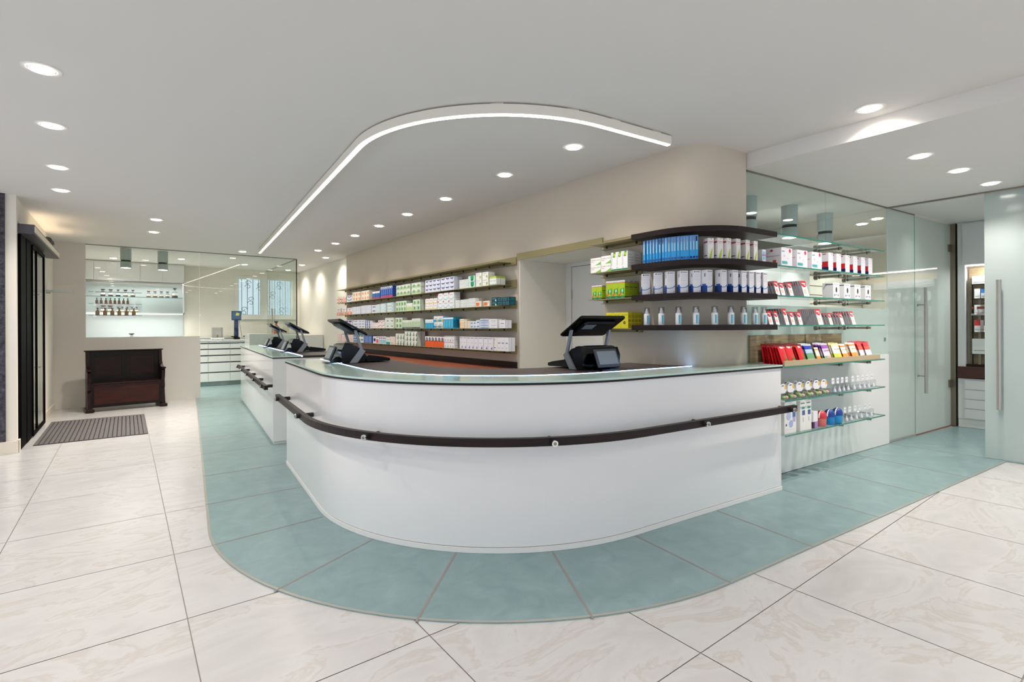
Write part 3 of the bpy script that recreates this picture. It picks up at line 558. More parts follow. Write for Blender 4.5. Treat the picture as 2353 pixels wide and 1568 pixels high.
LONG = {
 1: [('salmon', 125, 172, 1, 530, 2, 1), ('salmon', 180, 230, 1, 524, 2, 1), ('navyw', 240, 300, 1, 508, 2, 1), ('orange', 306, 400, 3, 468, 2, 1), ('orange', 410, 500, 3, 452, 2, 3),
     ('bluesm', 540, 625, 5, 460, 1, 1), ('bluetall', 637, 778, 6, 400, 1, 3), ('greenw', 820, 985, 4, 382, 2, 1), ('greenw', 1000, 1108, 2, 358, 2, 3), ('navypat', 1160, 1338, 4, 322, 3, 1),
     ('navypat', 1345, 1500, 3, 293, 3, 2), ('whiteg', 1563, 1665, 5, 322, 3, 1), ('greenball', 1668, 1745, 1, 278, 2, 1), ('pearw', 1757, 1825, 1, 242, 2, 1), ('pearw', 1832, 1905, 1, 232, 2, 1), ('limetop', 1917, 1998, 2, 282, 1, 4)],
 2: [('salmon', 122, 165, 1, 662, 1, 1), ('salmon', 182, 232, 1, 658, 1, 1), ('salmon', 245, 297, 1, 654, 1, 1), ('pale', 303, 400, 3, 640, 3, 1), ('pale', 405, 522, 4, 625, 3, 1), ('navysq', 535, 578, 1, 622, 2, 1),
     ('tealstripe', 582, 632, 1, 612, 4, 1), ('tealstripe', 638, 700, 1, 602, 3, 1), ('tealstripe', 712, 785, 1, 592, 3, 2), ('green', 815, 935, 4, 575, 2, 1), ('limesm', 940, 1008, 5, 598, 1, 1), ('green', 1013, 1100, 2, 556, 2, 3),
     ('yellowarc', 1160, 1300, 3, 543, 2, 1), ('tealarc', 1306, 1500, 3, 476, 2, 1), ('whiteg', 1515, 1562, 4, 566, 2, 1), ('whiteg', 1575, 1665, 5, 556, 3, 1), ('whiteg', 1668, 1745, 4, 542, 3, 3),
     ('orangebox', 1752, 1820, 1, 576, 1, 1), ('orangebox', 1842, 1915, 1, 570, 1, 1), ('petrol', 1937, 2005, 1, 530, 2, 1), ('petrol', 2010, 2145, 7, 528, 2, 1)],
 3: [('purple', 215, 300, 2, 800, 2, 1), ('bluemouth', 313, 372, 1, 798, 3, 1), ('bluemouth', 375, 447, 2, 795, 3, 1), ('bluedot', 450, 515, 3, 805, 3, 1), ('redline', 520, 602, 2, 828, 2, 1), ('redarc', 605, 680, 2, 800, 2, 1),
     ('greyarc', 686, 788, 2, 770, 2, 1), ('green', 812, 885, 2, 770, 2, 1), ('greennarrow', 890, 1000, 7, 798, 1, 1), ('greennarrow', 1003, 1102, 6, 778, 1, 3), ('cyan', 1160, 1256, 3, 790, 1, 1),
     ('cyan2', 1260, 1366, 2, 752, 2, 1), ('cyantall', 1370, 1488, 4, 762, 1, 4), ('yellowb', 1562, 1614, 1, 785, 2, 1), ('yellowb', 1616, 1684, 2, 808, 2, 1), ('bluewave', 1688, 1755, 2, 810, 2, 1),
     ('bluewave', 1757, 1797, 1, 797, 2, 1), ('bluestripe', 1802, 1905, 1, 782, 4, 1), ('whitelila', 1908, 2005, 1, 785, 2, 2), ('whitelila', 2025, 2095, 1, 797, 1, 1)],
 4: [('pink', 120, 170, 1, 960, 3, 1), ('pink', 178, 238, 1, 968, 3, 1), ('pink', 245, 305, 1, 972, 3, 1), ('bluesq', 313, 360, 1, 970, 3, 1), ('tealsq', 364, 430, 2, 975, 2, 1), ('bluelines', 433, 530, 7, 980, 1, 1),
     ('navysq', 542, 578, 1, 988, 1, 1), ('redsq', 580, 612, 1, 990, 1, 1), ('cyanlight', 615, 696, 4, 990, 1, 1), ('tealfoot', 700, 745, 1, 990, 1, 1), ('plaincream', 748, 800, 1, 992, 1, 1),
     ('greenslash', 812, 912, 3, 957, 2, 1), ('greenslash', 918, 1066, 4, 930, 3, 2), ('orangeb', 1157, 1375, 6, 990, 1, 1), ('drop', 1380, 1500, 4, 985, 2, 2),
     ('sail', 1562, 1776, 5, 993, 1, 1), ('sail', 1780, 1840, 1, 995, 1, 1), ('sail', 1843, 1893, 1, 998, 1, 1), ('sail', 1897, 1958, 1, 1000, 1, 1), ('blacktext', 1963, 2000, 1, 1000, 1, 1), ('whitelila', 2003, 2135, 3, 1003, 1, 1)]}
FX = 3.262
cnt = {}
def side_word(f): return 'at the left end' if f < .12 else 'towards the left end' if f < .35 else 'around the middle' if f < .62 else 'towards the right end' if f < .88 else 'at the right end'
used = set()
for row, items in LONG.items():
    z = SZ[row]; prev = 'the shelf end'
    for kind, x0, x1, nc, top, nr, deep in items:
        ya, yb = onx(*Z3(x0, 600), FX)[0], onx(*Z3(x1, 600), FX)[0]
        zt = onx(*Z3((x0+x1)/2, top), FX)[1]
        cw, ch = (ya-yb)/nc, (zt-z)/nr
        body, art, side, words = DES[kind]; dp = .058 if deep > 1 else .09
        m = carton(kind, cw*.975, dp, ch*.992, body, art, side)
        nm_ = 'upright_carton' if ch > 1.45*cw else 'flat_carton' if cw > 1.15*ch else 'medicine_carton'
        f = (x0-110)/2030; lab = '%s, %s of the %s' % (words, side_word(f), rown[row])
        sh = lambda s_: ' '.join(s_.split(' with')[0].split(' and ')[0].split()[:4])
        if lab in used: lab = '%s, right after the %s, %s' % (' '.join(words.split()[:5]), sh(prev), rown[row])
        if lab in used: lab = '%s, second one after the %s, %s' % (' '.join(words.split()[:5]), sh(prev), rown[row])
        while lab in used: lab += ' too'
        used.add(lab); gname = None if nc*nr == 1 else '%s block %d-%d' % (words, row, x0)
        for i in range(nc):
            for j in range(nr):
                zz = z+.0005+j*ch
                put(m, nm_, FX+random.uniform(0, .004), ya-(i+.5)*cw, zz, -pi/2, lab, 'carton', gname)
                if i == nc-1:
                    for q in range(1, deep): put(m, nm_, FX+.006+q*(dp+.0015), ya-(i+.5)*cw, zz, -pi/2, lab, 'carton', gname) if FX+.006+(q+1)*(dp+.0015) < 3.44 else None
        prev = words
# right hand metal shelves
Z4 = lambda x, y: (1220+x/4.057, 500+y/4.057)
def block(kind, z, px0, px1, nc, ptop, nr, deep, dp, data, lab, fx=3.262):
    ya, yb = onx(*Z4(px0, 600), fx)[0], onx(*Z4(px1, 600), fx)[0]; zt = onx(*Z4((px0+px1)/2, ptop), fx)[1]
    cw, ch = (ya-yb)/nc, (zt-z)/nr; m = carton(kind, cw*.975, dp, ch*.992, *data)
    for i in range(nc):
        for j in range(nr):
            for q in range(deep if i == nc-1 else 1): put(m, 'medicine_carton', fx+q*(dp+.0015), ya-(i+.5)*cw, z+.0005+j*ch, -pi/2, lab, 'carton', lab)
LEM = ('#f1f1ec', [('t', 'Lem', .04, .62, .30, '#c8344a', .40), ('t', 'ocin', .46, .62, .30, '#8fae3a', .48), ('p', [(.45, .02), (1, .02), (1, .42), (.85, .3)], '#86bd4e'), ('r', .05, .42, .35, .47, '#c9767e')])
block('lem', SZ[1], 557, 652, 1, 378, 2, 1, .05, LEM, 'white throat tablet carton marked Lemocin in red and green, stacked on the short metal shelf')
block('lem', SZ[1], 654, 745, 1, 358, 2, 1, .05, LEM, 'white Lemocin carton with green leaf, touching the tall white cartons')
PIN = ('#f0f0ee', [('p', [(.3, .72), (.75, .72), (.85, 1), (.45, 1)], '#5d9a36'), ('e', .6, .85, .15, .08, '#c8d23a'), ('v', 'Pinimenthol', .2, .3, .16, '#3c4a44', .62), ('r', 0, 0, 1, .08, '#1f8a58'), ('r', .1, .12, .25, .15, '#444444')], [(.1, .2, .9, .22, '#b0aca6'), (.1, .35, .8, .37, '#b0aca6'), (.1, .5, .85, .52, '#b0aca6'), (.1, .65, .9, .67, '#b0aca6'), (.1, .8, .6, .82, '#b0aca6')])
block('pin', SZ[1], 748, 902, 3, 318, 1, 2, .085, PIN, 'tall white carton with green foot and leaf beside the Lemocin cartons')
PRO = ('#aac41e', [('r', 0, .9, 1, 1, '#eef0ee'), ('r', 0, .865, 1, .9, '#d2583c'), ('t', 'PROSPAN', .08, .915, .07, '#23264a', .84), ('r', 0, 0, 1, .13, '#167a44'), ('p', [(.25, .3), (.45, .25), (.55, .35), (.9, .13), (.9, .5), (.8, .62), (.7, .5), (.5, .55), (.3, .5)], '#1c8a50'), ('e', .6, .42, .15, .1, '#a8e0b8'), ('p', [(.02, .12), (.5, .22), (.5, .32), (.02, .22)], '#e2613a'), ('r', .4, .04, .8, .07, '#dfe8d8')], [(0, .9, 1, 1, '#e4e4e2'), (0, .865, 1, .9, '#c2583c'), (.1, .6, .9, .64, '#3c5a20'), (.1, .5, .8, .52, '#6d8a1c'), (0, 0, 1, .1, '#2c6a2c'), (.1, .92, .9, .97, '#3a3c58')])
block('pros', SZ[2], 568, 660, 2, 634, 1, 1, .05, PRO, 'smaller lime green PROSPAN carton, front pair on the short shelf')
block('prob', SZ[2], 702, 875, 3, 590, 1, 3, .055, PRO, 'larger lime green PROSPAN carton in the block against the dark shelf')
YEL = ('#dcd01c', [('o', .5, .35, .16, '#2c2c30'), ('o', .5, .35, .09, '#e8e02a'), ('r', .1, .8, .9, .86, '#b8a812')], [(.1, .1, .9, .3, '#b8ac14'), (.1, .4, .8, .55, '#a89c18'), (.1, .65, .9, .85, '#c0b418')])
block('yel', SZ[3], 700, 905, 3, 886, 1, 4, .042, YEL, 'bright yellow carton behind the tilted till screen')

# ---- cartons and bottles on the dark curved shelves: standing along a line .03 inside the shelf edge
pts = [(3.24, 2.70), (3.24, 2.64)]+corner(.46, 24)+[toa(x, 2.282) for x in (3.55, 3.6, 3.65, 3.7, 3.75, 3.8, 3.84, 3.9, 3.95, 4.05, 4.2, 4.4, 4.7, 5, 5.6)]
dense = []
for (x0, y0), (x1, y1) in zip(pts, pts[1:]):
    n = max(1, int(hypot(x1-x0, y1-y0)/.004))
    for k in range(n): t = k/n; dense.append((x0+(x1-x0)*t, y0+(y1-y0)*t, x1-x0, y1-y0))
def onshelf(px, z):     # the point of that line seen at image column px, and the direction across the shelf
    b = min(dense, key=lambda q: abs(proj(q[0], q[1], z)[0]-px)); return b[0], b[1], math.atan2(b[3], b[2])
z = 1.7855
BLU = ('#3ba7e0', [('r', 0, .75, 1, 1, '#5d93d2'), ('r', .2, .4, .6, .95, '#a9c3d8'), ('r', 0, 0, 1, .4, '#2a9ade'), ('o', .5, .1, .38, '#2742a0'), ('o', .5, .1, .22, '#2a9ade'), ('r', .9, 0, 1, 1, '#1f4f8c')], [(0, 0, 1, 1, '#2567ac')])
m = carton('blu', .0225, .055, .178, *BLU)
xs = [1043+(1562-1043)*k/18 for k in range(19)]
for k in range(18):
    x, y, a = onshelf(1220+(xs[k]+xs[k+1])/2/4.057, z+.08)
    put(m, 'slim_carton', x, y, z, a, 'slim upright light blue carton in the close row on the dark curved shelf', 'carton', 'light blue cartons on the dark shelf')
VAG = ('#ece6e2', [('t', 'Vagisan', .08, .80, .075, '#c23a55', .84), ('p', [(.22, .0), (.5, .0), (.7, .2), (.78, .55), (.5, .35), (.3, .2)], '#b2c83a'), ('e', .6, .96, .12, .03, '#b7cf4f'), ('r', .15, .72, .7, .735, '#b5aeb2')], [(.1, .78, .9, .86, '#b84458'), (.2, .15, .8, .2, '#5a5a60')])
m = carton('vag', .047, .06, .152, *VAG)
for px, w_ in ((1677, 0), (1765, 0), (1847, 0), (1937, 0), (2023, 0), (2097, 0)):
    x, y, a = onshelf(1220+px/4.057, z+.08)
    put(m, 'medicine_carton', x, y, z, -PH-.02 if px > 1800 else a*.6-PH*.4, 'white carton marked Vagisan with lime leaf, on the dark shelf', 'carton', 'Vagisan cartons')
BD = ('#eceef0', [('e', .3, .65, .13, .26, '#3f9fd6'), ('e', .72, .65, .13, .26, '#3f9fd6'), ('e', .3, .32, .13, .2, '#3f9fd6'), ('e', .72, .32, .13, .2, '#3f9fd6'), ('r', 0, .5, 1, .6, '#d8456e')])
x, y, a = onshelf(1220+2175/4.057, z+.05); put(carton('bd', .045, .04, .095, *BD), 'small_carton', x, y, z, -PH, 'small white carton with two blue ovals and a pink stripe', 'carton', None)
z = 1.5425
CC_ = ('#e9e6ea', [('o', .2, .93, .09, '#3a3a42'), ('o', .22, .93, .055, '#e9e6ea'), ('r', .36, .915, .85, .945, '#77757e'), ('p', [(0, .25), (.35, .24), (.7, .27), (1, .36), (1, .30), (.7, .235), (.35, .21), (0, .21)], '#2c7ec8'), ('r', .1, .8, .9, .81, '#c4bfc8'), ('r', .1, .72, .9, .73, '#c4bfc8'), ('r', .1, .64, .8, .65, '#c4bfc8'), ('r', .1, .56, .9, .57, '#c4bfc8'), ('r', .82, .03, .87, .09, '#55555c')], [(0, 0, 1, .3, '#123a86'), (.2, .3, .8, .38, '#1c5ab8'), (.3, .7, .45, .85, '#4a4a54')])
m = carton('ccc', .060, .055, .163, *CC_)
for k, px in enumerate((1075, 1188, 1304, 1430, 1548, 1668, 1800, 1908, 1990, 2057, 2123, 2188)):
    x, y, a = onshelf(1220+px/4.057, z+.08)
    put(m, 'white_carton', x, y, z, a*.45-PH*.55 if px < 1600 else -PH, 'tall white carton with a blue wave low on its front, on the third dark shelf', 'carton', 'white and blue cartons on the dark shelf')
z = 1.3055
sb = thing('spray_bottle', 'white spray bottle with clear cap and teal label on the lowest dark shelf', 'bottle', (0, 0, 0), 0, 'spray bottles on the dark shelf')
w = MB(); w.lathe([(.022, 0), (.0235, .003), (.0235, .080), (.020, .0885)], m_white, 20); w.build('bottle_body', sb)
w = MB(); n = 12; vs = [(.0239*cos(-pi*.78+a*pi*.56/n), .0239*sin(-pi*.78+a*pi*.56/n), zz) for zz in (.008, .074) for a in range(n+1)]
w.add(vs, [(i, i+1, n+2+i, n+1+i) for i in range(n)], hexm('#a9cbd6'))
vs = [(.0241*cos(-pi*.76+a*pi*.12/3), .0241*sin(-pi*.76+a*pi*.12/3), zz) for zz in (.010, .072) for a in range(4)]; w.add(vs, [(i, i+1, 5+i, 4+i) for i in range(3)], hexm('#4b9db2'))
vs = [(.0243*cos(-pi*.36+a*pi*.1/3), .0243*sin(-pi*.36+a*pi*.1/3), zz) for zz in (.014, .045) for a in range(4)]; w.add(vs, [(i, i+1, 5+i, 4+i) for i in range(3)], hexm('#39414a'))
w.build('label', sb)
w = MB(); w.lathe([(.015, .088), (.014, .100), (.009, .116), (.009, .128)], m_white, 14); w.cyl((0, -.004, .121), (0, -.012, .121), .003, m_dark, 8); w.build('pump', sb)
w = MB(); w.lathe([(.023, .089), (.0225, .134), (.020, .1355)], m_clear, 20); w.build('cap', sb)
for k, px in enumerate((1084, 1215, 1379, 1540, 1711, 1864, 1985, 2086, 2170)):
    x, y, a = onshelf(1220+px/4.057, z+.08)
    if k == 0: sb.location = (x, y, z); sb.rotation_euler.z = -PH
    else: dup(sb, (x, y, z), -PH+random.uniform(-.1, .1))

# ---- glass shelves
def bput(mesh, name, px, z, label, cat, group=None, by=2.27, rz=0):
    bx = onby(px, 700, by)[0]; return put(mesh, name, *toa(bx, by), z+.0008, -PH+rz, label, cat, group)
def bw(p0, p1, by=2.27): return onby(p1, 700, by)[0]-onby(p0, 700, by)[0]
z = GZ[1]
OM = ('#e6e2e8', [('o', .78, .86, .1, '#cf3f54'), ('r', .05, .78, .3, .83, '#4f8f92'), ('r', .06, .12, .55, .27, '#4fa6a8'), ('r', .25, .5, .3, .62, '#9a97a2'), ('r', .55, .42, .62, .45, '#7f7c88')], [(.5, .82, .65, .93, '#c0303c'), (.3, 0, .5, .35, '#c25248'), (.1, .55, .9, .6, '#b5aab2')])
for px0, px1, lab in ((1796, 1821, 'nearest the dark shelf'), (1832, 1856, 'middle one of the three'), (1866, 1889, 'beside the red and navy cartons')):
    bput(carton('om', bw(px0, px1), .14, .145, *OM), 'device_carton', (px0+px1)/2, z, 'square white device carton with teal field, '+lab, 'carton', 'white device cartons')
RN = ('#e9e6ec', [('r', .68, .9, .8, .96, '#c0304a'), ('r', .1, .8, .9, .815, '#c9c4ce'), ('r', .1, .68, .9, .695, '#c9c4ce'), ('r', .1, .5, .8, .515, '#c9c4ce'), ('r', .1, .3, .8, .315, '#c9c4ce')], [(.05, .22, .75, .52, '#c81e28'), (0, 0, 1, .22, '#141c5c'), (.75, .22, 1, .36, '#141c5c'), (.3, .9, .7, .95, '#c04050')])
for px0, px1 in ((1903, 1916), (1922, 1934), (1942, 1954), (1960, 1972), (1978, 1990), (1995, 2006)):
    bput(carton('rn', .078, .07, .158, *RN), 'device_carton', (px0+px1)/2, z, 'tall white carton with red and navy side on the second glass shelf', 'carton', 'white red navy cartons')
z = GZ[2]
AC = ('#e9e7e9', [('e', .5, .55, .13, .18, '#26262c'), ('r', .08, .88, .75, .91, '#9a9aa2'), ('r', .15, .14, .28, .26, '#3c4a78'), ('r', .36, .2, .46, .25, '#3c4a78'), ('r', .54, .2, .64, .25, '#3c4a78'), ('r', .74, .14, .86, .26, '#3c4a78'), ('r', .72, .35, .75, .72, '#8a8a92')], [(.05, .86, .75, .92, '#55525a')])
m = carton('acc', .108, .09, .135, *AC)
for px in (1923, 1948.5, 1972, 1996): bput(m, 'meter_carton', px-1, z, 'white carton showing a black glucose meter, on the third glass shelf', 'carton', 'glucose meter cartons')
# card packs with red heads, standing tilted in files
PK = {}
def pack(w, h):
    k = (w, h)
    if k in PK: return PK[k]
    b = MB(); b.box(-w/2, 0, 0, w/2, .013, h, hexm('#a9a6ab'))
    b.quad([(-w/2, -.0004, 0), (w/2, -.0004, 0), (w/2, -.0004, h), (-w/2, -.0004, h)], hexm('#ece9ee'))
    b.quad([(-w/2, -.0008, h*.70)]+[(-w/2+w*i/6, -.0008, h*.70-.12*h*sin(pi*i/6)) for i in range(1, 6)]+[(w/2, -.0008, h*.74), (w/2, -.0008, h), (-w/2, -.0008, h)], hexm('#c8202c'))
    b.quad([(-w*.32, -.0012, h*.8), (w*.32, -.0012, h*.79), (w*.32, -.0012, h*.86), (-w*.32, -.0012, h*.88)], hexm('#f0d8da'))
    b.quad([(.01*w, -.0012, h*.71), (w*.34, -.0012, h*.7), (w*.34, -.0012, h*.75), (.01*w, -.0012, h*.76)], hexm('#f3eeee'))
    b.quad([(-w*.1+w*.3*cos(i*pi/5), -.0009, h*.32+h*.16*sin(i*pi/5)) for i in range(10)], hexm('#e8c0a8'))
    b.quad([(-w/2-.0003, .0015, h*.0), (-w/2-.0003, .0045, h*.0), (-w/2-.0003, .0045, h*.7), (-w/2-.0003, .0015, h*.7)], hexm('#8f8c92'))
    o = b.build('tmp'); me = o.data; bpy.data.objects.remove(o); PK[k] = me; return me
def file_of(px, z, n, w, h, lab, tilt=.26):
    me = pack(w, h); n2 = max(n, 2); bx = onby(px, 700, 2.262)[0]
    for k in range(n):
        o = put(me, 'plaster_pack', *toa(bx, 2.258+k*min(.024, .15/n2)), z+.002, 0, lab, 'pack', lab)
        o.rotation_euler = (Matrix.Rotation(-PH+random.uniform(-.03, .03), 4, 'Z') @ Matrix.Rotation(-tilt, 4, 'X')).to_euler()
for px, n, w_, h_, lab in ((1788, 4, .055, .115, 'red topped white pack, first file on the third glass shelf'), (1800, 3, .055, .105, 'red topped white pack in the second file, third glass shelf'),
     (1819, 3, .055, .11, 'red topped white pack in the third file, third glass shelf'), (1853, 8, .075, .135, 'larger red topped white pack in the long file before the meter cartons')): file_of(px, GZ[2], n, w_, h_, lab)
for px, n, w_, h_, lab in ((1772, 2, .05, .11, 'red topped plaster pack, first file of the fourth glass shelf'), (1787, 2, .05, .11, 'red topped plaster pack, second file of the fourth glass shelf'), (1809, 7, .05, .135, 'narrow tall red topped pack in the third file, fourth glass shelf'),
     (1823, 2, .05, .11, 'red topped plaster pack, fourth file of the fourth glass shelf'), (1840, 3, .05, .11, 'red topped plaster pack, fifth file of the fourth glass shelf'), (1886, 9, .08, .14, 'large red topped plaster pack in the long file, fourth glass shelf'),
     (1910, 3, .05, .105, 'red topped pack just right of the large plaster packs'), (1936, 6, .05, .105, 'red topped pack in the second last file, fourth glass shelf'), (1962, 7, .065, .125, 'red topped pack in the last file at the right, fourth glass shelf')): file_of(px, GZ[3], n, w_, h_, lab)
# sweets tray with two oak bins
z = GZ[4]
ty = thing('sweets_tray', 'grey oak display tray full of sweet bags on the fifth glass shelf', 'display tray', toa(3.90, 2.25)+(z,), -PH)
w = MB(); w.box(.05, .0, .001, 1.68, .012, .045, m_oakf); w.build('front_strip', ty)
w = MB(); w.box(.05, .013, .001, 1.68, .26, .008, m_oak); w.build('base', ty)
for x0, x1 in ((-.02, .80), (.83, 1.47)):
    w = MB(); w.box(x0, .245, .02, x1, .26, .245, m_oak); w.build('back_board', ty)
def bag(w, h, cols):
    nx, nz = 6, 10; b = MB()
    def P(i, k, s): u, v = i/nx, k/nz; t = .009*(sin(pi*u)**.6)*(sin(pi*min(1, max(0, (v-.06)/.86)))**.6 if .06 < v < .92 else 0); return ((u-.5)*w*(1-.03*sin(pi*v)), s*t-.0005*(s < 0)+.0005*(s > 0), v*h)
    for s in (-1, 1):
        vs = [P(i, k, s) for k in range(nz+1) for i in range(nx+1)]
        for k in range(nz):
            for i in range(nx):
                q = [k*(nx+1)+i, k*(nx+1)+i+1, (k+1)*(nx+1)+i+1, (k+1)*(nx+1)+i]
                c = cols(i/nx+.08, (k+.5)/nz); b.add([vs[j] for j in q], [(0, 1, 2, 3) if s < 0 else (3, 2, 1, 0)], hexm(c), None, True)
    return b
def colred(u, v): return '#8e0f16' if v > .93 else '#e6e0dc' if .80 < v < .9 and .3 < u < .6 else '#c8161f' if v > .86 else '#d8202a' if v > .45 or u < .3 else '#d9a23a' if (v < .2 and u > .5) else '#c4462c' if v > .3 else '#5e7a34' if u > .5 else '#cc2430'
def colblue(u, v): return '#e8ecf2' if v > .9 else '#2338a4' if v > .72 else '#a9bfe2' if v > .5 else '#6fa070' if v > .2 else '#d4e4da'
def colviol(u, v): return '#efeaf2' if v > .93 else '#8d4aa4' if v > .72 else '#cdb4d6' if v > .5 else '#e4d4e4' if v > .3 else '#d8b0a0' if u > .4 else '#8fb08a'
def colyell(u, v): return '#f0e6a2' if v > .8 else '#f2f0dc' if v > .4 else '#c8d05c' if u < .5 else '#efd84a'
def color(u, v): return '#f1ece4' if v > .9 else '#e0813c' if v > .75 else '#f0e2cc' if v > .42 else '#ee9a48' if u < .6 else '#f2b46a'
def colcor(u, v): return '#d8353c' if v > .72 else '#ec5a50' if v > .45 else '#e8ebf0' if v > .2 else '#c5c9d0' if u < .5 else '#9097a4'
def coldk(u, v): return '#2a2440' if v > .8 else '#5c4a70'
BG = {}
def bagmesh(key, w, h, fn, text=None, tc='#3a4a54', tz=.62):
    if key in BG: return BG[key]
    b = bag(w, h, fn)
    if text: put_text(b, text, -w*.40, h*tz, h*.13, hexm(tc), -.0105, width=w*.80)
    o = b.build('tmp'); me = o.data; bpy.data.objects.remove(o); BG[key] = me; return me
random.seed(3)
def bagfile(key, px, n, fn, text, tc, tz, lab, w_=.10, h_=.165, by=2.275, step=.027):
    me = bagmesh(key, w_, h_, fn, text, tc, tz); bx = onby(px, 800, by)[0]
    for k in range(n):
        lean = .32-.24*(k/9)
        o = put(me, 'sweet_bag', *toa(bx+random.uniform(-.004, .004), by+k*step), z+.012, 0, lab, 'sweet bag', lab if n > 1 else None)
        o.rotation_euler = (Matrix.Rotation(-PH+random.uniform(-.06, .06), 4, 'Z') @ Matrix.Rotation(-lean, 4, 'X')).to_euler()
bagfile('red', 1807, 7, colred, 'Kinder', '#f6e4e0', .82, 'red sweet bag marked Kinder in the first file at the left of the tray')
bagfile('red', 1823, 7, colred, 'Kinder', '#f6e4e0', .82, 'red sweet bag marked Kinder in the second file of the tray', by=2.283, step=.027)
bagfile('redb', 1847, 5, colred, None, '', 0, 'red sweet bag in the third file, left of the blue bag')
bagfile('blue', 1868, 3, colblue, None, '', 0, 'blue and white sweet bag with green lower half', .11)
bagfile('red2', 1885, 1, color, None, '', 0, 'orange and white sweet bag between the blue and violet bags', .06, .13)
bagfile('viol', 1906, 4, colviol, 'em-eukal', '#2e4a4c', .55, 'violet and white sweet bag marked em-eukal', .115)
bagfile('yell', 1929, 2, colyell, 'em-eukal', '#3c5448', .6, 'yellow lemon sweet bag marked em-eukal', .12)
bagfile('oran', 1946, 2, color, 'em-eukal', '#4c5448', .6, 'orange sweet bag marked em-eukal, right of the lemon bags', .09, .15)
bagfile('oran2', 1968, 2, color, 'em-eukal', '#4c5448', .6, 'large orange sweet bag marked em-eukal, further right', .12, .16)
bagfile('cor', 1985, 4, colcor, None, '', 0, 'coral and white sweet bag in the last file but one', .10)
bagfile('cor2', 2000, 4, colcor, None, '', 0, 'coral and white sweet bag in the last file at the right end', .10)
bagfile('dk', 1893, 1, coldk, None, '', 0, 'dark violet sweet bag showing only its top at the back', .20, .175, 2.40)
# soother packs
z = GZ[5]
t0 = thing('soother_pack', 'round headed soother blister pack with yellow tab on the sixth glass shelf', 'pack', (0, 0, 0), 0, 'soother packs on the sixth glass shelf')
w = MB(); w.add([(.042*cos(a*pi/10), y, .088+.042*sin(a*pi/10)) for y in (0, .0015) for a in range(-3, 14)], [tuple(range(17)), tuple(range(33, 16, -1))], hexm('#eceaec'))
w.quad([(.018, -.0005, .085), (.04, -.0005, .085), (.036, -.0005, .115), (.02, -.0005, .118)], hexm('#e8b838')); w.quad([(-.02, -.0006, .108), (.01, -.0006, .11), (.008, -.0006, .118), (-.018, -.0006, .116)], hexm('#5c6478')); w.build('header_card', t0)
w = MB(); w.bev(-.036, -.035, 0, .036, 0, .055, .012, m_blist); w.build('blister', t0)
w = MB()
for x, c in ((-.017, '#9cc76a'), (.017, '#e7b8b0')): w.lathe([(.003, -.012), (.012, -.010), (.014, 0), (.012, .010), (.003, .012)], hexm(c), 12, Matrix.Translation((x, -.016, .022)) @ Matrix.Rotation(pi/2, 4, 'X'))
w.build('soother', t0)
k = 0
for row, (by, xs) in enumerate(((2.275, (1799, 1817, 1837, 1857, 1876, 1893)), (2.33, (1812, 1828, 1846, 1864, 1882)), (2.385, (1806, 1826, 1842, 1860, 1876)))):
    for px in xs:
        p = toa(onby(px, 800, by)[0], by)+(z+.001,)
        if k == 0: t0.location = p; t0.rotation_euler.z = -PH-.1
        else: dup(t0, p, -PH-.1+random.uniform(-.08, .08))
        k += 1
t1 = thing('teat_pack', 'clear teat pack with white header card on the sixth glass shelf', 'pack', (0, 0, 0), 0, 'clear teat packs on the sixth glass shelf')
w = MB(); w.box(-.022, 0, .075, .022, .0015, .125, hexm('#eceaee')); w.quad([(-.016, -.0004, .1), (.014, -.0004, .102), (.014, -.0004, .106), (-.016, -.0004, .104)], hexm('#6a6a78')); w.build('header_card', t1)
w = MB(); w.bev(-.022, -.03, 0, .022, .002, .074, .008, m_blist); w.build('blister', t1)
w = MB(); w.lathe([(.013, .005), (.013, .02), (.008, .03), (.004, .045), (.005, .052)], hexm('#dfe3ea'), 12, Matrix.Translation((-.004, -.014, 0))); w.build('teat', t1)
spots = [(px, GZ[5], 'clear teat pack with white header card on the sixth glass shelf', 'clear teat packs on the sixth glass shelf') for px in (1914, 1925, 1935, 1945, 1959, 1971, 1982, 1992, 2003)]
spots += [(px, GZ[6], 'clear teat pack with white header card on the lowest glass shelf', 'clear teat packs on the lowest glass shelf') for px in (1941, 1952, 1964, 1975, 1987, 1998)]
for k, (px, zz, l, g_) in enumerate(spots):
    p = toa(onby(px, 800, 2.29)[0], 2.29)+(zz+.001,)
    if k == 0: t1.location = p; t1.rotation_euler.z = -PH
    else: dup(t1, p, -PH+random.uniform(-.1, .1), l, g_)
z = GZ[6]
P1 = ('#e9e6e2', [('o', .35, .55, .2, '#b9bfe0'), ('o', .55, .3, .18, '#aab0dc'), ('r', .68, .5, .95, .72, '#4a6fa4'), ('r', .7, .35, .93, .5, '#b4a6d2'), ('r', .68, .82, .95, .9, '#5fa9b0'), ('r', .05, .12, .9, .13, '#cfcad0'), ('o', .15, .28, .06, '#55555c')])
bput(carton('p1', bw(1801, 1828), .12, .255, *P1), 'breast_pump_carton', 1815, z, 'large white carton with two pale violet discs on the lowest glass shelf', 'carton')
P2 = ('#ebe8e2', [('r', .3, .72, .8, .8, '#58a0a0'), ('r', .35, .52, .85, .68, '#46618f'), ('r', .5, .3, .6, .45, '#9aa0a8'), ('r', .1, .9, .8, .94, '#7c8088')])
for px, l in ((1844, 'left one of two'), (1857, 'right one of two')): bput(carton('p2', bw(1837, 1850), .09, .245, *P2), 'bottle_carton', px, z, 'narrow tall white baby bottle carton on the lowest glass shelf, '+l, 'carton', 'narrow white baby cartons')
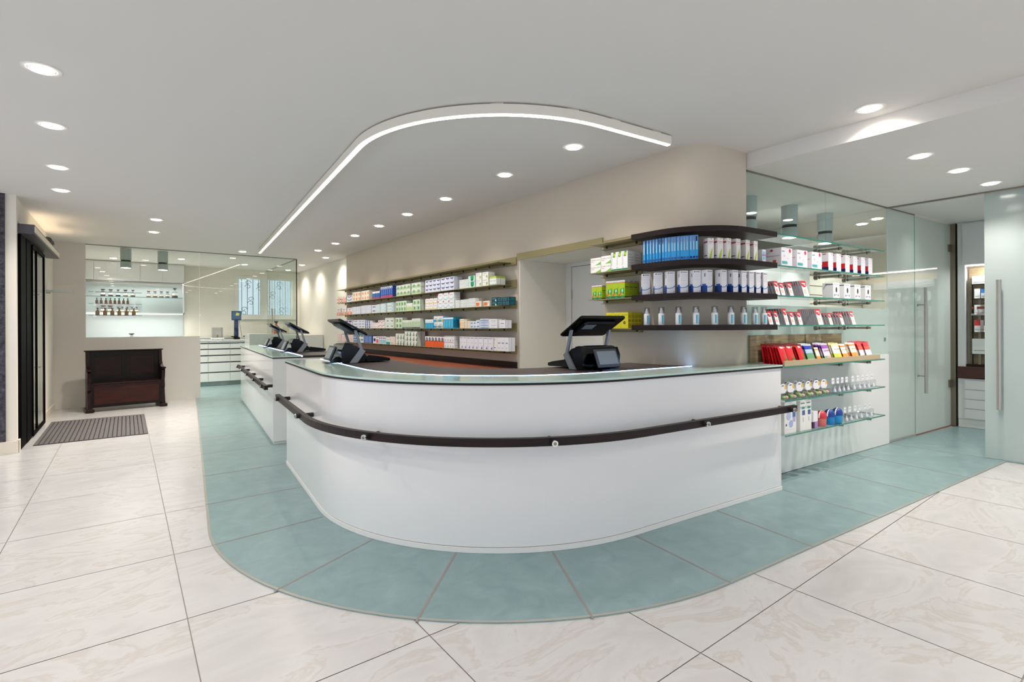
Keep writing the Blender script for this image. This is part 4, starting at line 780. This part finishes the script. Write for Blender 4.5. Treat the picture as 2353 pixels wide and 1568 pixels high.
P3 = ('#eceaec', [('r', 0, 0, 1, .4, '#a58ac0'), ('r', 0, 0, .3, .4, '#4a3038')], [(0, 0, 1, .38, '#5c3440')])
bput(carton('p3', bw(1868, 1878), .06, .14, *P3), 'small_carton', 1873, z, 'small white and violet carton on the lowest glass shelf', 'carton')
for px, c1, c2, l in ((1886, '#c4303c', '#ea7a74', 'red and coral'), (1905, '#123c8c', '#1e88cc', 'dark and light blue, nearer'), (1923, '#123c8c', '#2a9ad8', 'dark and light blue, farther')):
    t = thing('training_cup', 'round baby training cup, %s, on the lowest glass shelf' % l, 'cup', toa(onby(px, 800, 2.29)[0], 2.29)+(z+.001,), -PH, 'baby training cups')
    w = MB(); w.lathe([(.034, 0), (.038, .006), (.040, .06), (.042, .07)], hexm(c2), 20); w.build('cup_body', t)
    w = MB(); w.lathe([(.043, .070), (.043, .09), (.036, .115), (.02, .13), (.008, .134)], hexm(c1), 20); w.build('lid', t)
    w = MB(); w.tube([(.046*cos(a), -.004, .075+.055*sin(a)) for a in [pi*i/9 for i in range(10)]], .006, m_white, 8); w.build('white_band', t)
# ================================================================== till terminals
m_frame = mat('display_frame', '#46484c', .4, spec=.3)
m_cdis = mat('customer_display', '#7c8084', .3, emit=.03)
def terminal():    # local: +Y = staff side, X = width, origin on the desk below the upper screen edge
    t = thing('till_terminal', 'x', 'till', (0, 0, 0), 0, None)
    w = MB()      # printer housing: a profile swept across, narrower at the back
    prof = [(.03, .004), (.16, .004), (.225, .02), (.245, .05), (.20, .105), (.15, .145), (.10, .158), (.045, .155), (.02, .10)]
    w.extr([(y, z) for y, z in prof], 0, -.175, .175, m_black)
    w.bev(-.165, .05, .15, .165, .135, .166, .02, m_black); w.build('printer_housing', t)
    w = MB(); w.box(-.09, .06, .1665, .09, .12, .168, m_black2); w.build('printer_flap', t)
    for s in (-1, 1):
        w = MB(); x0, x1 = sorted((s*.176, s*.19))
        w.extr([(.09, .002), (.155, .002), (.225, .10), (.185, .13)], 0, x0, x1, m_silver); w.build('side_bracket', t)
        w = MB(); x0, x1 = sorted((s*.172, s*.188))
        w.extr([(.178, .115), (.200, .125), (.150, .285), (.130, .28)], 0, x0, x1, m_silver if s == -1 else m_silver); w.build('arm', t)
    # screen: tilted panel from the high customer edge down to the staff side
    a = math.atan2(.135, .245); L = hypot(.135, .245)
    T = Matrix.Translation((0, 0, .385)) @ Matrix.Rotation(-a, 4, 'X')
    w = MB(); w.bev(-.21, 0, -.022, .21, L, 0, .012, m_black, T); o = w.build('screen', t)
    w = MB(); w.box(-.195, .012, .0005, .195, L-.012, .002, m_screen, T); w.build('display', o)
    w = MB(); w.bev(-.15, .04, -.040, .15, L-.05, -.022, .02, m_black2, T)
    for k in range(9): w.box(-.13, .07+k*.007, -.0412, -.03, .0735+k*.007, -.040, m_silver, T)
    w.build('back_cover', o)
    w = MB(); w.cyl((-.18, .145, .278), (.18, .145, .278), .006, m_black, 10); w.build('cross_bar', t)
    # keyboard
    w = MB(); w.extr([(.245, .012), (.44, .006), (.455, .014), (.45, .032), (.26, .060), (.235, .055)], 0, -.16, .16, m_black); o = w.build('keyboard', t)
    w = MB(); K = Matrix.Translation((0, .262, .061)) @ Matrix.Rotation(-math.atan2(.028, .19), 4, 'X')
    for i in range(11):
        for j in range(5): w.box(-.145+i*.0265, .012+j*.034, 0, -.1225+i*.0265, .038+j*.034, .003, m_black2, K)
    w.build('keys', o)
    # customer display on a foot
    w = MB(); w.bev(-.085, -.085, .0005, .085, .03, .007, .01, m_black); w.extr([(-.03, .007), (.03, .007), (.03, .05), (.01, .05)], 0, -.03, .03, m_black)
    w.build('display_foot', t)
    D = Matrix.Translation((0, -.062, .022)) @ Matrix.Rotation(-.42, 4, 'X')
    w = MB(); w.bev(-.105, -.004, 0, .105, .010, .135, .004, m_frame, D); o = w.build('customer_display', t)
    w = MB(); w.box(-.088, -.0048, .02, .088, -.0042, .118, m_cdis, D); w.build('display_glass', o)
    w = MB(); w.bev(-.10, .010, .005, .10, .02, .13, .006, m_black, D); w.build('display_back', o)
    return t
TT = terminal()
ZT = .9915
TT['label'] = 'black till terminal with tilted screen on the curved counter, before the cream doorway'; TT['group'] = 'till terminals'
TT.location = toa(2.48, 2.71)+(ZT,); TT.rotation_euler.z = -PH
dup(TT, toa(1.065, 4.61)+(ZT,), -PH-pi/2, 'black till terminal at the left end of the curved counter, seen from its side')
dup(TT, toa(1.075, 7.2)+(.9825,), -PH-pi/2, 'black till terminal on the side counter, the one nearer the curved counter')
dup(TT, toa(1.075, 9.0)+(.9825,), -PH-pi/2, 'farthest black till terminal on the side counter, beside the laboratory glass')

# back worktop along the long wall
bw_ = thing('back_worktop', 'red brown low worktop with dark upstand under the long carton shelves', 'worktop', (3.45, 4.47, 0))
w = MB(); w.box(-.60, 0, .80, -.022, 5.4, .84, m_brown); w.build('top', bw_)
w = MB(); w.box(-.022, 0, .80, -.003, 5.4, .905, m_wenge); w.build('upstand', bw_)
w = MB(); w.box(-.58, .01, .01, -.03, 5.38, .80, m_white); w.build('base_unit', bw_)

# ================================================================== bench
bn = thing('hall_bench', 'antique dark mahogany hall bench with panelled back against the low wall', 'bench', (.02, 10.22, 0), radians(7))
sp = [(.00, .04), (.36, .04), (.36, .10), (.33, .12), (.35, .30), (.33, .36), (.36, .42), (.36, .60), (.34, .66), (.33, .72), (.34, .93), (.28, .93), (.25, .75), (.20, .70), (.12, .66), (.04, .64), (.00, .60), (.01, .52), (.04, .44), (.02, .34), (.05, .30), (.01, .12)]
for s in (-1, 1):
    w = MB(); x0, x1 = sorted((s*.455, s*.50)); w.extr([(y, z) for y, z in sp], 0, x0, x1, m_bench); w.build('side_panel', bn)
    w = MB(); w.bev(min(s*.42, s*.525), -.05, 0, max(s*.42, s*.525), .37, .05, .014, m_bench); w.build('foot', bn)
    w = MB(); w.bev(min(s*.448, s*.512), -.012, .625, max(s*.448, s*.512), .22, .655, .012, m_bench); w.build('armrest', bn)
m_benchp = mat('polished_mahogany', '#42190f', .35, spec=.3); noise_color(m_benchp, [(.3, '#240a06'), (.7, '#41180d')], 4, 6, .5, (1, 1, 6))
w = MB(); w.box(-.454, .02, .07, .454, .04, .42, m_benchp); w.box(-.454, .012, .07, .454, .02, .11, m_benchd); w.box(-.454, .012, .39, .454, .02, .42, m_benchp)
w.box(-.454, .012, .11, -.42, .02, .39, m_benchd); w.box(.42, .012, .11, .454, .02, .39, m_benchd); w.build('front_panel', bn)
w = MB(); w.bev(-.454, -.01, .42, .454, .30, .445, .01, m_bench); w.build('seat', bn)
w = MB(); w.box(-.454, .31, .445, .454, .34, .93, m_bench)
for x0, x1, z0, z1 in ((-.454, .454, .86, .93), (-.454, .454, .445, .53), (-.454, -.40, .53, .86), (.40, .454, .53, .86), (-.045, .045, .53, .86)): w.box(x0, .296, z0, x1, .31, z1, m_benchd)
for x0, x1 in ((-.40, -.045), (.045, .40)): w.box(x0+.02, .303, .55, x1-.02, .3095, .84, m_bench)
w.build('backrest', bn)
w = MB(); w.bev(-.52, .27, .93, .52, .37, .948, .008, m_bench); w.build('top_moulding', bn)

# entrance mat
mt = thing('entrance_mat', 'grey brown ribbed entrance mat sunk before the sliding door', 'mat', (-.83, 7.70, 0))
w = MB(); w.box(0, 0, .0004, 1.04, 1.78, .003, m_dark); w.build('frame', mt)
w = MB(); n = 24
for k in range(n): w.box(k*1.04/n+.004, .004, .003, (k+1)*1.04/n-.006, 1.776, .009, m_mat)
w.build('ribs', mt)

# sliding entrance door on the left wall
sd = thing('sliding_door', 'black framed automatic glass sliding door at the entrance on the left', 'door', (-.92, 7.5, 0))
w = MB(); w.box(.0, .0, 2.32, .135, 2.5, 2.42, m_anthr); w.box(.135, .0, 2.34, .141, 2.5, 2.40, m_skirt); w.build('header_box', sd)
w = MB(); w.box(-.10, .06, .01, .02, .40, 2.32, m_bdoor); w.box(-.08, .41, .01, .025, .76, 2.32, m_bdoor); w.build('door_frame', sd)
w = MB()
for y0, y1 in ((.765, .785), (1.11, 1.13), (1.85, 1.875)): w.box(.012, y0, .02, .04, y1, 2.30, m_bdoor)
for z0, z1 in ((.02, .06), (2.26, 2.30)):
    w.box(.013, .785, z0, .039, 1.11, z1, m_bdoor); w.box(.013, 1.13, z0, .039, 1.85, z1, m_bdoor)
o = w.build('door_leaf', sd)
for y0, y1 in ((.785, 1.11), (1.13, 1.85)):
    w = MB(); w.box(.024, y0, .06, .030, y1, 2.26, m_glass); w.build('pane', o)
w = MB(); w.cyl((.10, 1.55, 2.47), (.10, 1.80, 2.46), .04, m_dark, 14); w.cyl((.10, 1.80, 2.46), (.10, 1.9, 2.455), .045, m_silver, 14); w.build('motion_sensor', sd)
w = MB(); w.box(.01, .9, 2.421, .05, 2.49, 2.43, mat('warm_led', '#ffffff', .5, emit=7, ecol='#ffe3bd')); w.build('light_line', sd)
for z in (.82, 1.72):
    w = MB(); w.cyl((.04, 1.12, z), (.06, 1.12, z), .008, m_steel); w.cyl((.06, 1.05, z), (.06, 1.19, z), .009, m_steel); w.build('door_handle', sd)
ws = thing('wall_shelf', 'short pale translucent bar high on the cream wall behind the sliding door', 'shelf', (-.93, 10.0, 1.83), 0)  # pale translucent bar on the wall, built as a board on a bracket
w = MB(); w.box(.002, 0, 0, .30, .10, .035, m_milk); w.build('board', ws)
w = MB(); w.box(.002, .02, -.02, .05, .04, -.0005, m_steel); w.build('bracket', ws)

# ================================================================== laboratory
lb = thing('base_cabinet', 'pale green white laboratory drawer cabinets with dark grip grooves behind the glass', 'cabinet', (-.9, 13.1, 0))
w = MB(); w.box(0, .02, .10, 3.19, .63, 1.0, m_whitem); w.build('body', lb)
w = MB(); w.box(0, .06, .007, 3.17, .60, .10, m_teal); w.build('plinth', lb)
w = MB(); w.box(-.01, -.01, 1.0, 3.20, .64, 1.03, m_white); w.build('worktop', lb)
w = MB(); w.box(0, .62, 1.03, 3.2, .64, 1.075, m_white); w.box(0, .615, 1.045, 3.2, .62, 1.052, m_dark); w.build('upstand', lb)
gz = (.10, .312, .535, .69, .83, .96)
for x0, x1 in ((0, .6), (.6, 1.2), (1.2, 1.78), (1.78, 2.35), (2.35, 2.78), (2.78, 3.19)):
    for z0, z1 in zip(gz, gz[1:]):
        w = MB(); w.box(x0+.003, 0, z0+.004, x1-.003, .019, z1-.022, m_white); o = w.build('drawer', lb)
        w = MB(); w.box(x0+.003, .012, z1-.022, x1-.003, .019, z1+.004, m_dark); w.build('grip_groove', o)
    w = MB(); w.box(x0+.003, 0, .964, x1-.003, .019, .998, m_white); w.build('top_front', lb)
uc = thing('wall_cabinet', 'white wall cabinets with four doors above the glowing laboratory niche', 'cabinet', (-.9, 13.4, 2.295))
w = MB(); w.box(0, .02, 0, 1.93, .34, .40, m_whitem); w.build('body', uc)
for x0, x1 in ((0, .38), (.38, .75), (.75, 1.141), (1.141, 1.533), (1.533, 1.93)):
    w = MB(); w.box(x0+.002, 0, .002, x1-.002, .018, .38, m_white); w.build('door', uc)
w = MB(); w.box(.36, .02, -.012, 1.9, .05, -.001, m_ledw); w.build('light_line', uc)
w = MB(); w.box(0, 0, -.025, 1.93, .012, 0, m_silver); w.build('bottom_trim', uc)
nc_ = thing('niche_frame', 'white lit shelf niche with glass back behind the laboratory wall cabinets', 'shelf', (-.9, 13.42, 1.6))
w = MB(); w.box(1.91, -.02, 0, 1.93, .30, .67, m_white); w.build('side', nc_)
w = MB(); w.box(0, -.02, 0, 1.93, .30, .03, m_white); w.build('board', nc_)
w = MB(); w.box(.2, .0, -.006, 1.9, .03, -.001, m_ledw); w.build('light_line', nc_)
w = MB(); w.box(0, .01, .355, 1.905, .29, .363, m_glass); w.box(0, .008, .354, 1.905, .01, .364, m_edge); w.build('glass_board', nc_)
w = MB(); w.box(-.0, .302, -.52, 1.93, .31, .67, m_backsp); w.build('back_glass', nc_)
w = MB(); w.box(-.02, .0, -.52, .0, .30, .67, m_white); w.build('side', nc_)
for x in (-.2, .3, .8):      # the niche tubes' own light
    L = bpy.data.lights.new('niche', 'AREA'); L.shape = 'RECTANGLE'; L.size = .5; L.size_y = .03; L.energy = 1.6; L.color = (1, .985, .96)
    lo = bpy.data.objects.new('niche', L); COL.objects.link(lo); lo.location = (x, 13.45, 2.27); lo.rotation_euler.x = -.25
    L2 = L.copy(); L2.energy = 1.2; lo = bpy.data.objects.new('niche', L2); COL.objects.link(lo); lo.location = (x, 13.45, 1.585); lo.rotation_euler.x = -.2
# shelves on the partition glass
for z, l in zip((1.917, 1.717, 1.520), ('upper', 'middle', 'lower')):
    t = thing('glass_shelf', 'short glass shelf with round fixings on the laboratory glass, %s one of three' % l, 'shelf', (-.50, 11.01, z), 0, 'short glass shelves')
    w = MB(); w.box(0, 0, -.007, .72, .14, 0, m_glass); w.build('board', t)
    w = MB(); w.box(0, -.0015, -.007, .72, 0, 0, m_edge); w.build('edge', t)
    for x in (.08, .62):
        w = MB(); w.cyl((x, -.02, -.018), (x, .03, -.018), .018, m_chrome, 14); w.build('bracket', t)
# bottles
def bottle_mesh(glassm, liq, r=.021, h=.062, stop=m_dark, fill=.5, neck=.35, label=None):
    t = thing('pharmacy_bottle', 'x', 'bottle', (0, 0, 0))
    w = MB(); w.lathe([(r*.9, 0), (r, r*.1), (r, h*.62), (r*.55, h*.78), (r*neck, h*.82), (r*neck, h*.95), (r*(neck+.15), h)], glassm, 16); w.build('glass_body', t)
    if liq: w = MB(); w.lathe([(r*.86, .002), (r*.93, .004), (r*.93, h*.62*fill), (r*.9, h*.62*fill+.001)], liq, 16); w.build('liquid', t)
    w = MB(); w.lathe([(r*neck*.9, h*.99), (r*neck*.9, h*1.04), (r*(neck+.3), h*1.08), (r*(neck+.35), h*1.16), (r*neck, h*1.18)], stop, 14); w.build('stopper', t)
    if label:
        w = MB(); n = 8; w.add([((r+.0004)*cos(-pi*.85+a*pi*.7/n), (r+.0004)*sin(-pi*.85+a*pi*.7/n), zz) for zz in (h*.28, h*.56) for a in range(n+1)], [(i, i+1, n+2+i, n+1+i) for i in range(n)], hexm(label)); w.build('label', t)
    return t
m_amb = mat('amber_glass', '#a8700c', .08, coat=.5); m_red = mat('red_stopper', '#5c1f14', .35); m_liq1 = mat('brown_tincture', '#6a2c12', .2); m_liq2 = mat('honey_tincture', '#c2934c', .2); m_liq3 = mat('dark_liquid', '#22282c', .2)
def line(proto, xs, z, y, labelf, group, pl='y'):
    for k, px in enumerate(xs):
        x = ony(px, 700, y)[0]; l = labelf(k) if callable(labelf) else labelf
        if k == 0: proto.location = (x, y, z); tag(proto, l, None, group)
        else: dup(proto, (x, y, z), 0, l, group)
b1 = bottle_mesh(m_amb, None, .019, .082, m_red)
line(b1, (222.5, 232.7, 243.5, 254, 264, 273.7, 284, 293.6), 1.7175, 11.08, 'small amber bottle in the row of eight on the middle short glass shelf', 'small amber bottles on the middle shelf')
b2 = bottle_mesh(m_amb, None, .029, .105, m_red)
line(b2, (224, 241.5, 258, 274, 290.7, 307.3), 1.5205, 11.08, 'larger amber bottle in the row of six on the lower short glass shelf', 'amber bottles on the lower shelf')
zn = 1.9635
for liqm, px, word in ((m_liq1, 236.5, 'brown liquid, leftmost'), (m_liq1, 254.5, 'brown liquid, second'), (m_liq3, 271.5, 'nearly black liquid'), (m_liq2, 288.3, 'honey coloured liquid'), (m_liq1, 305.5, 'brown liquid, last')):
    t = bottle_mesh(m_clear, liqm, .042, .125, m_dark, .7, .6 if px < 260 or px == 288.3 else .32, '#e8e6e2'); t.location = (ony(px, 700, 13.52)[0], 13.52, zn); tag(t, 'clear apothecary jar with %s of the five in the lit niche' % word, None, 'apothecary jars in the niche')
t = bottle_mesh(m_clear, m_liq2, .040, .115, m_liq1, .75, .55, '#efede8')
line(t, (341.5, 356.5, 371, 385), zn, 13.52, 'clear bottle with honey liquid and white label in the row of four in the niche', 'honey bottles in the niche')
t = bottle_mesh(m_clear, m_liq1, .058, .185, m_dark, .45, .3, '#efede8'); t.location = (ony(401.8, 700, 13.52)[0], 13.52, zn); tag(t, 'largest clear bottle with brown liquid at the right end of the niche', None, None)
t = bottle_mesh(m_clear, m_liq2, .050, .120, m_liq1, .7, .6, '#efede8'); line(t, (237.5, 253), 1.631, 13.52, 'wide clear jar with brown stopper low in the niche, behind the amber bottles', 'wide jars low in the niche')
t = bottle_mesh(m_clear, m_liq2, .034, .100, m_liq1, .7, .3, '#efede8'); line(t, (271, 281.3, 292, 303.4, 314), 1.631, 13.52, 'small clear bottle with brown stopper low in the niche, behind the amber bottles', 'small bottles low in the niche')
t = bottle_mesh(m_clear, m_liq2, .060, .15, m_dark, .8, .35, '#efede8'); t.location = (ony(302, 700, 11.25)[0], 11.25, 1.031); tag(t, 'big bottle with black stopper just behind the low wall', None, None)
st = thing('bottle_stand', 'narrow white stand carrying the big bottle just behind the low wall', 'stand', (ony(302, 700, 11.25)[0], 11.25, .007))
w = MB(); w.box(-.2, -.12, 0, .2, .12, 1.02, m_white); w.build('body', st)
# window side of the laboratory
mx, my = ony(543, 700, 13.3)[0], 13.3
mo = thing('lab_monitor', 'dark blue lit lab device screen on a black stand with cable before the window', 'device', (mx, my, 1.031))
w = MB(); w.bev(-.10, -.02, .44, .10, .02, .655, .006, mat('navy_plastic', '#101f4a', .3)); o = w.build('screen', mo)
w = MB(); w.box(-.085, -.0212, .465, .085, -.0205, .63, mat('lit_screen', '#27405c', .2, emit=.35)); w.quad([(-.02, -.0216, .55), (.05, -.0216, .545), (.06, -.0216, .60), (0, -.0216, .62)], mat('screen_yellow', '#8f9433', .3, emit=.4)); w.build('display', o)
w = MB(); w.box(-.045, -.02, .05, .04, .05, .44, mat('navy_plastic', '#101f4a', .3)); w.cyl((0, 0, .42), (0, 0, .46), .03, m_black, 12); w.build('column', mo)
w = MB(); w.bev(-.06, -.09, 0, .06, .08, .05, .01, m_black); w.bev(-.11, -.07, .05, .02, .03, .075, .01, m_black2); w.build('base', mo)
w = MB(); w.tube([(.06, 0, .44), (.075, 0, .3), (.10, 0, .15), (.11, -.02, .03)], .004, m_dark, 6); w.build('cable', mo)
t = thing('lab_stirrer', 'small black lab stirrer beside the lab screen on the worktop', 'device', (mx+.17, 13.25, 1.031))
w = MB(); w.cyl((0, 0, 0), (0, 0, .05), .006, m_dark, 8); w.lathe([(.02, .05), (.04, .055), (.04, .075), (.015, .085)], m_black2, 14); w.box(-.03, -.03, 0, .03, .03, .006, m_black2); w.build('stirrer_body', t)
bx_ = ony(499, 700, 13.3)[0]
t = thing('lab_balance', 'clear glass cased lab balance on the laboratory worktop left of the device screen', 'balance', (bx_, 13.28, 1.031))
w = MB(); w.box(-.12, -.1, .01, .12, .12, .045, m_white); 
for x in (-.1, 0, .1): w.cyl((x, -.08, 0), (x, -.08, .01), .012, m_dark, 8)
w.build('base', t)
w = MB(); w.box(-.095, -.08, .045, .095, .10, .27, m_clear); w.build('glass_case', t)
w = MB(); w.cyl((0, 0, .045), (0, 0, .055), .045, m_steel, 16); w.build('weighing_pan', t)
w = MB()
for x in (-.096, .096):
    for y in (-.081, .101): w.box(x-.003, y-.003, .045, x+.003, y+.003, .275, m_silver)
w.box(-.1, -.085, .27, .1, .105, .276, m_clear); w.build('case_frame', t)
t2_ = bottle_mesh(m_amb, None, .013, .045, m_dark); t2_.location = (bx_, 13.28, 1.0865); tag(t2_, 'tiny amber bottle standing on the pan of the lab balance', None, None)
# white cabinets beyond the tills, amber bottle on top
t = thing('low_cabinet', 'white low cabinet inside the laboratory glass corner carrying the large amber bottle', 'cabinet', (2.12, 12.2, .007))
w = MB(); w.box(0, 0, .04, .63, .55, 1.155, m_white); w.build('body', t); w = MB(); w.box(.02, .03, 0, .61, .53, .04, m_whitem); w.build('plinth', t)
t = thing('low_cabinet', 'white low cabinet against the cream wall outside the laboratory glass', 'cabinet', (3.0, 11.75, .007))
w = MB(); w.box(0, 0, .04, .54, 1.9, 1.12, m_white); w.build('body', t); w = MB(); w.box(.03, .02, 0, .53, 1.88, .04, m_whitem); w.build('plinth', t)
m_amb2 = mat('amber_brown_glass', '#9c4a14', .08, coat=.6)
t = bottle_mesh(m_amb2, mat('red_tincture', '#5a1808', .1), .070, .235, m_dark, .5, .28); t.location = (ony(634.5, 700, 12.3)[0], 12.3, 1.163); tag(t, 'large amber apothecary bottle with dark stopper on the white low cabinet', None, None)

# ================================================================== right hand glass door, sliding panel and vestibule
fg = thing('glass_side_panel', 'fixed milky glass panel between the glass shelves and the open glass door', 'glass panel', toa(6.445, 2.53)+(0,), -PH)
w = MB(); w.box(0, -.005, .03, .69, .005, 2.57, m_milk); w.build('pane', fg)
w = MB(); w.box(0, -.012, .007, .69, .012, .03, m_trimst); w.build('bottom_rail', fg); w = MB(); w.box(0, -.012, 2.57, .69, .012, 2.58, m_bronze); w.build('top_rail', fg)
gd = thing('glass_door', 'milky glass door leaf with long steel bar handle and steel hinges', 'door', toa(7.145, 2.53)+(0,), -PH)
w = MB(); w.box(0, -.005, .018, 1.06, .005, 2.565, m_milk); w.box(-.002, -.0055, .018, 0, .0055, 2.565, m_edge); w.build('pane', gd)
w = MB(); w.cyl((.07, -.085, .50), (.07, -.085, 1.73), .017, m_steel, 18)
for z in (.70, 1.53): w.cyl((.07, -.085, z), (.07, .06, z), .008, m_steel, 12); w.cyl((.07, -.012, z), (.07, -.005, z), .014, m_steel, 14)
w.build('door_handle', gd)
for z in (.55, 2.27):
    w = MB(); w.box(.985, -.018, z-.045, 1.09, .018, z+.045, m_bronze); w.build('hinge', gd)
w = MB(); w.box(0, -.01, .008, 1.06, .01, .017, m_brown); w.build('bottom_seal', gd)
dp_ = thing('door_post', 'bronze coloured metal door post holding the glass door hinges', 'door post', toa(8.235, 2.53)+(0,), -PH)
w = MB(); w.box(0, -.05, .007, .11, .05, 2.578, m_bronze); w.build('post', dp_)
sl = thing('sliding_glass_panel', 'wide frosted glass sliding panel with long steel bar handle at the right edge', 'door', (6.64, 1.19, 0))
w = MB(); w.box(-.005, -2.2, .010, .005, 0, 2.565, m_milk2); w.build('pane', sl)
w = MB(); w.cyl((-.06, -.11, .49), (-.06, -.11, 1.72), .019, m_steel, 20)
for z in (.70, 1.50): w.cyl((-.06, -.11, z), (-.005, -.11, z), .009, m_steel, 12)
w.build('door_handle', sl)
tk = thing('sliding_track', 'thin dark ceiling track of the frosted glass sliding panel', 'track', (6.64, 1.99, 2.58))
w = MB(); w.box(-.02, -3.0, -.012, .02, 0, 0, m_bronze); w.build('rail', tk)
w = MB(); w.prism([toa(3.9, 2.535), toa(3.9, 2.54), toa(3.9, 2.54)], 0, .001, m_wall) if 0 else None
# vestibule cabinet wall
vc = thing('fitted_cabinet', 'white fitted cabinet with niche, brown worktop and drawers beyond the glass door', 'cabinet', (8.40, .60, 0))
w = MB(); w.box(0, 0, .115, .14, 1.16, .62, m_white); w.box(0, 0, 2.04, .14, 1.16, 2.578, m_white); w.box(0, 1.09, .77, .14, 1.16, 2.04, m_white); w.box(.01, 0, .007, .14, 1.16, .115, m_whitem); w.build('body', vc)
for z0, z1 in ((.125, .245), (.25, .365), (.37, .485), (.49, .605)):
    w = MB(); w.box(-.018, .02, z0, 0, 1.09, z1-.006, m_white); w.build('drawer', vc)
w = MB(); w.box(-.018, .02, 2.045, 0, 1.11, 2.56, m_white); w.build('door', vc)
w = MB(); w.box(-.03, -.0, .63, .14, 1.16, .77, m_brown if 0 else mat('dark_red_brown', '#4a241a', .4)); w.box(.04, 0, .77, .14, 1.09, .80, m_wenge); w.build('worktop', vc)
w = MB(); w.box(-.0, .02, 2.025, .02, 1.08, 2.038, m_ledw); w.build('light_line', vc)
L = bpy.data.lights.new('vestibule', 'AREA'); L.shape = 'RECTANGLE'; L.size = .9; L.size_y = .04; L.energy = 6
lo = bpy.data.objects.new('vestibule', L); COL.objects.link(lo); lo.location = (8.38, 1.1, 2.02); lo.rotation_euler.z = pi/2
rk = thing('mirrored_rack', 'niche mirror reflection of a black framed rack, built as solid shelves', 'rack', (8.485, .70, .80))  # reflection in the niche mirror, modelled as a solid rack with packs
w = MB()
for y in (.0, .93): w.box(0, y, 0, .012, y+.012, 1.10, m_dark)
w.box(0, 0, 1.09, .012, .94, 1.10, m_dark); w.box(.03, -.1, 0, .034, .97, 1.22, m_oak); w.build('frame', rk)
w = MB(); w.box(-.03, .85, 0, -.012, .875, .95, m_bronze); w.build('upright', rk)
for z in (.13, .40, .62, .82, 1.0):
    w = MB(); w.box(-.05, 0, z-.006, .03, .94, z, m_dark); w.build('shelf_board', rk)
w = MB(); w.box(-.052, 0, .69, -.05, .94, .72, m_brown); w.box(-.052, 0, .61, -.05, .94, .635, m_steel); w.build('shelf_edge', rk)
random.seed(5)
for z, h, cols, word, n in ((.40, .15, ('#c8333a', '#ecebe8', '#2c2c30', '#e6762a'), 'third', 16), (.62, .12, ('#ecebe8', '#dadada', '#5c5c60'), 'middle', 14), (.82, .12, ('#e6e6e6', '#3c7ac0', '#28282c'), 'second', 12), (1.0, .10, ('#eeeeec', '#e8e2de'), 'top', 5), (.13, .19, ('#e4e6e2', '#dde2dc'), 'lower', 4)):
    for k in range(n):
        w_ = .055 if n > 6 else .16; yy = .70+.90-k*(.70/n)-(.02 if n > 6 else .05)
        me = carton('br%d%d' % (int(z*100), k % len(cols)), w_, .008 if n > 6 else .03, h, '#ebe9e6', [('r', 0, .55, 1, 1, cols[k % len(cols)]), ('r', .1, .2, .8, .25, '#9a9aa0')], [(0, 0, 1, 1, cols[(k+1) % len(cols)])])
        o = put(me, 'brochure' if n > 6 else 'carton', 8.435+.02*(k % 2), yy, .80+z+.001, 0, 'slim brochure on the %s shelf of the rack reflected in the niche mirror' % word if n > 6 else 'white carton on the %s shelf of the rack reflected in the niche mirror' % word, 'brochure' if n > 6 else 'carton', 'items on the %s rack shelf' % word)
        o.rotation_euler = (0, 0, -pi/2+(.35 if n > 6 else 0))
w = MB(); w.box(-.02, 0, 0, 0, .2, .06, hexm('#e8b820')); o = w.build('yellow_box', None, (8.44, 1.38, 1.361)); tag(o, 'yellow carton behind the brochures on the rack reflected in the niche mirror', 'carton') if 0 else bpy.data.objects.remove(o)

# consulting room behind the glass shelves
t = thing('tall_cabinet', 'white tall cabinets with thin door joints behind the glass shelf wall', 'cabinet', toa(4.0, 3.45)+(.007,), -PH)
w = MB(); w.box(0, 0, 0, 2.6, .55, 2.15, m_whitem); w.build('body', t)
for k in range(4):
    for z0, z1 in ((.02, 1.1), (1.105, 2.14)):
        w = MB(); w.box(k*.65+.003, -.018, z0, k*.65+.647, -.001, z1, m_white); w.build('door', t)
t = thing('drawer_wall', 'cream drawer wall with horizontal grooves behind the glass shelf wall', 'cabinet', toa(6.75, 3.6)+(.007,), -PH)
w = MB(); w.box(0, .02, 0, 1.6, .5, 1.95, m_wall); w.build('body', t)
for k in range(16):
    w = MB(); w.box(0, 0, .02+k*.12, 1.6, .019, .02+k*.12+.108, m_wall2); w.build('drawer', t)
for x, y in ((5.6, 3.2), (7.6, 3.4)):  # added lights without fixtures; the right one makes the milky glass glow
    L = bpy.data.lights.new('room', 'SPOT'); L.energy = 20; L.spot_size = radians(120); L.spot_blend = .6; L.shadow_soft_size = .06
    lo = bpy.data.objects.new('room', L); COL.objects.link(lo); lo.location = toa(x, y)+(2.55,)
for x, y, l in ((7.2, 3.1, 'behind the right end of the glass shelves'), (7.0, 2.85, 'just behind the glass beside the milky panel')): downlight(*toa(x, y), 2.58, 'recessed ceiling spot seen '+l, 'spots in the consulting room', watt=28)
downlight(7.6, .25, 2.58, 'hidden ceiling spot added behind the frosted sliding panel', 'added spots in the vestibule', watt=60)  # hidden spot added to brighten the milky glass door
for x, y in ((.9, 12.3), (2.1, 12.6), (-.2, 12.9)):
    downlight(x, y, 2.7, watt=75, group='spots in the laboratory', label='recessed ceiling spot seen through the laboratory glass' if x > 0 else 'recessed ceiling spot seen through the laboratory glass near the wall cabinets')
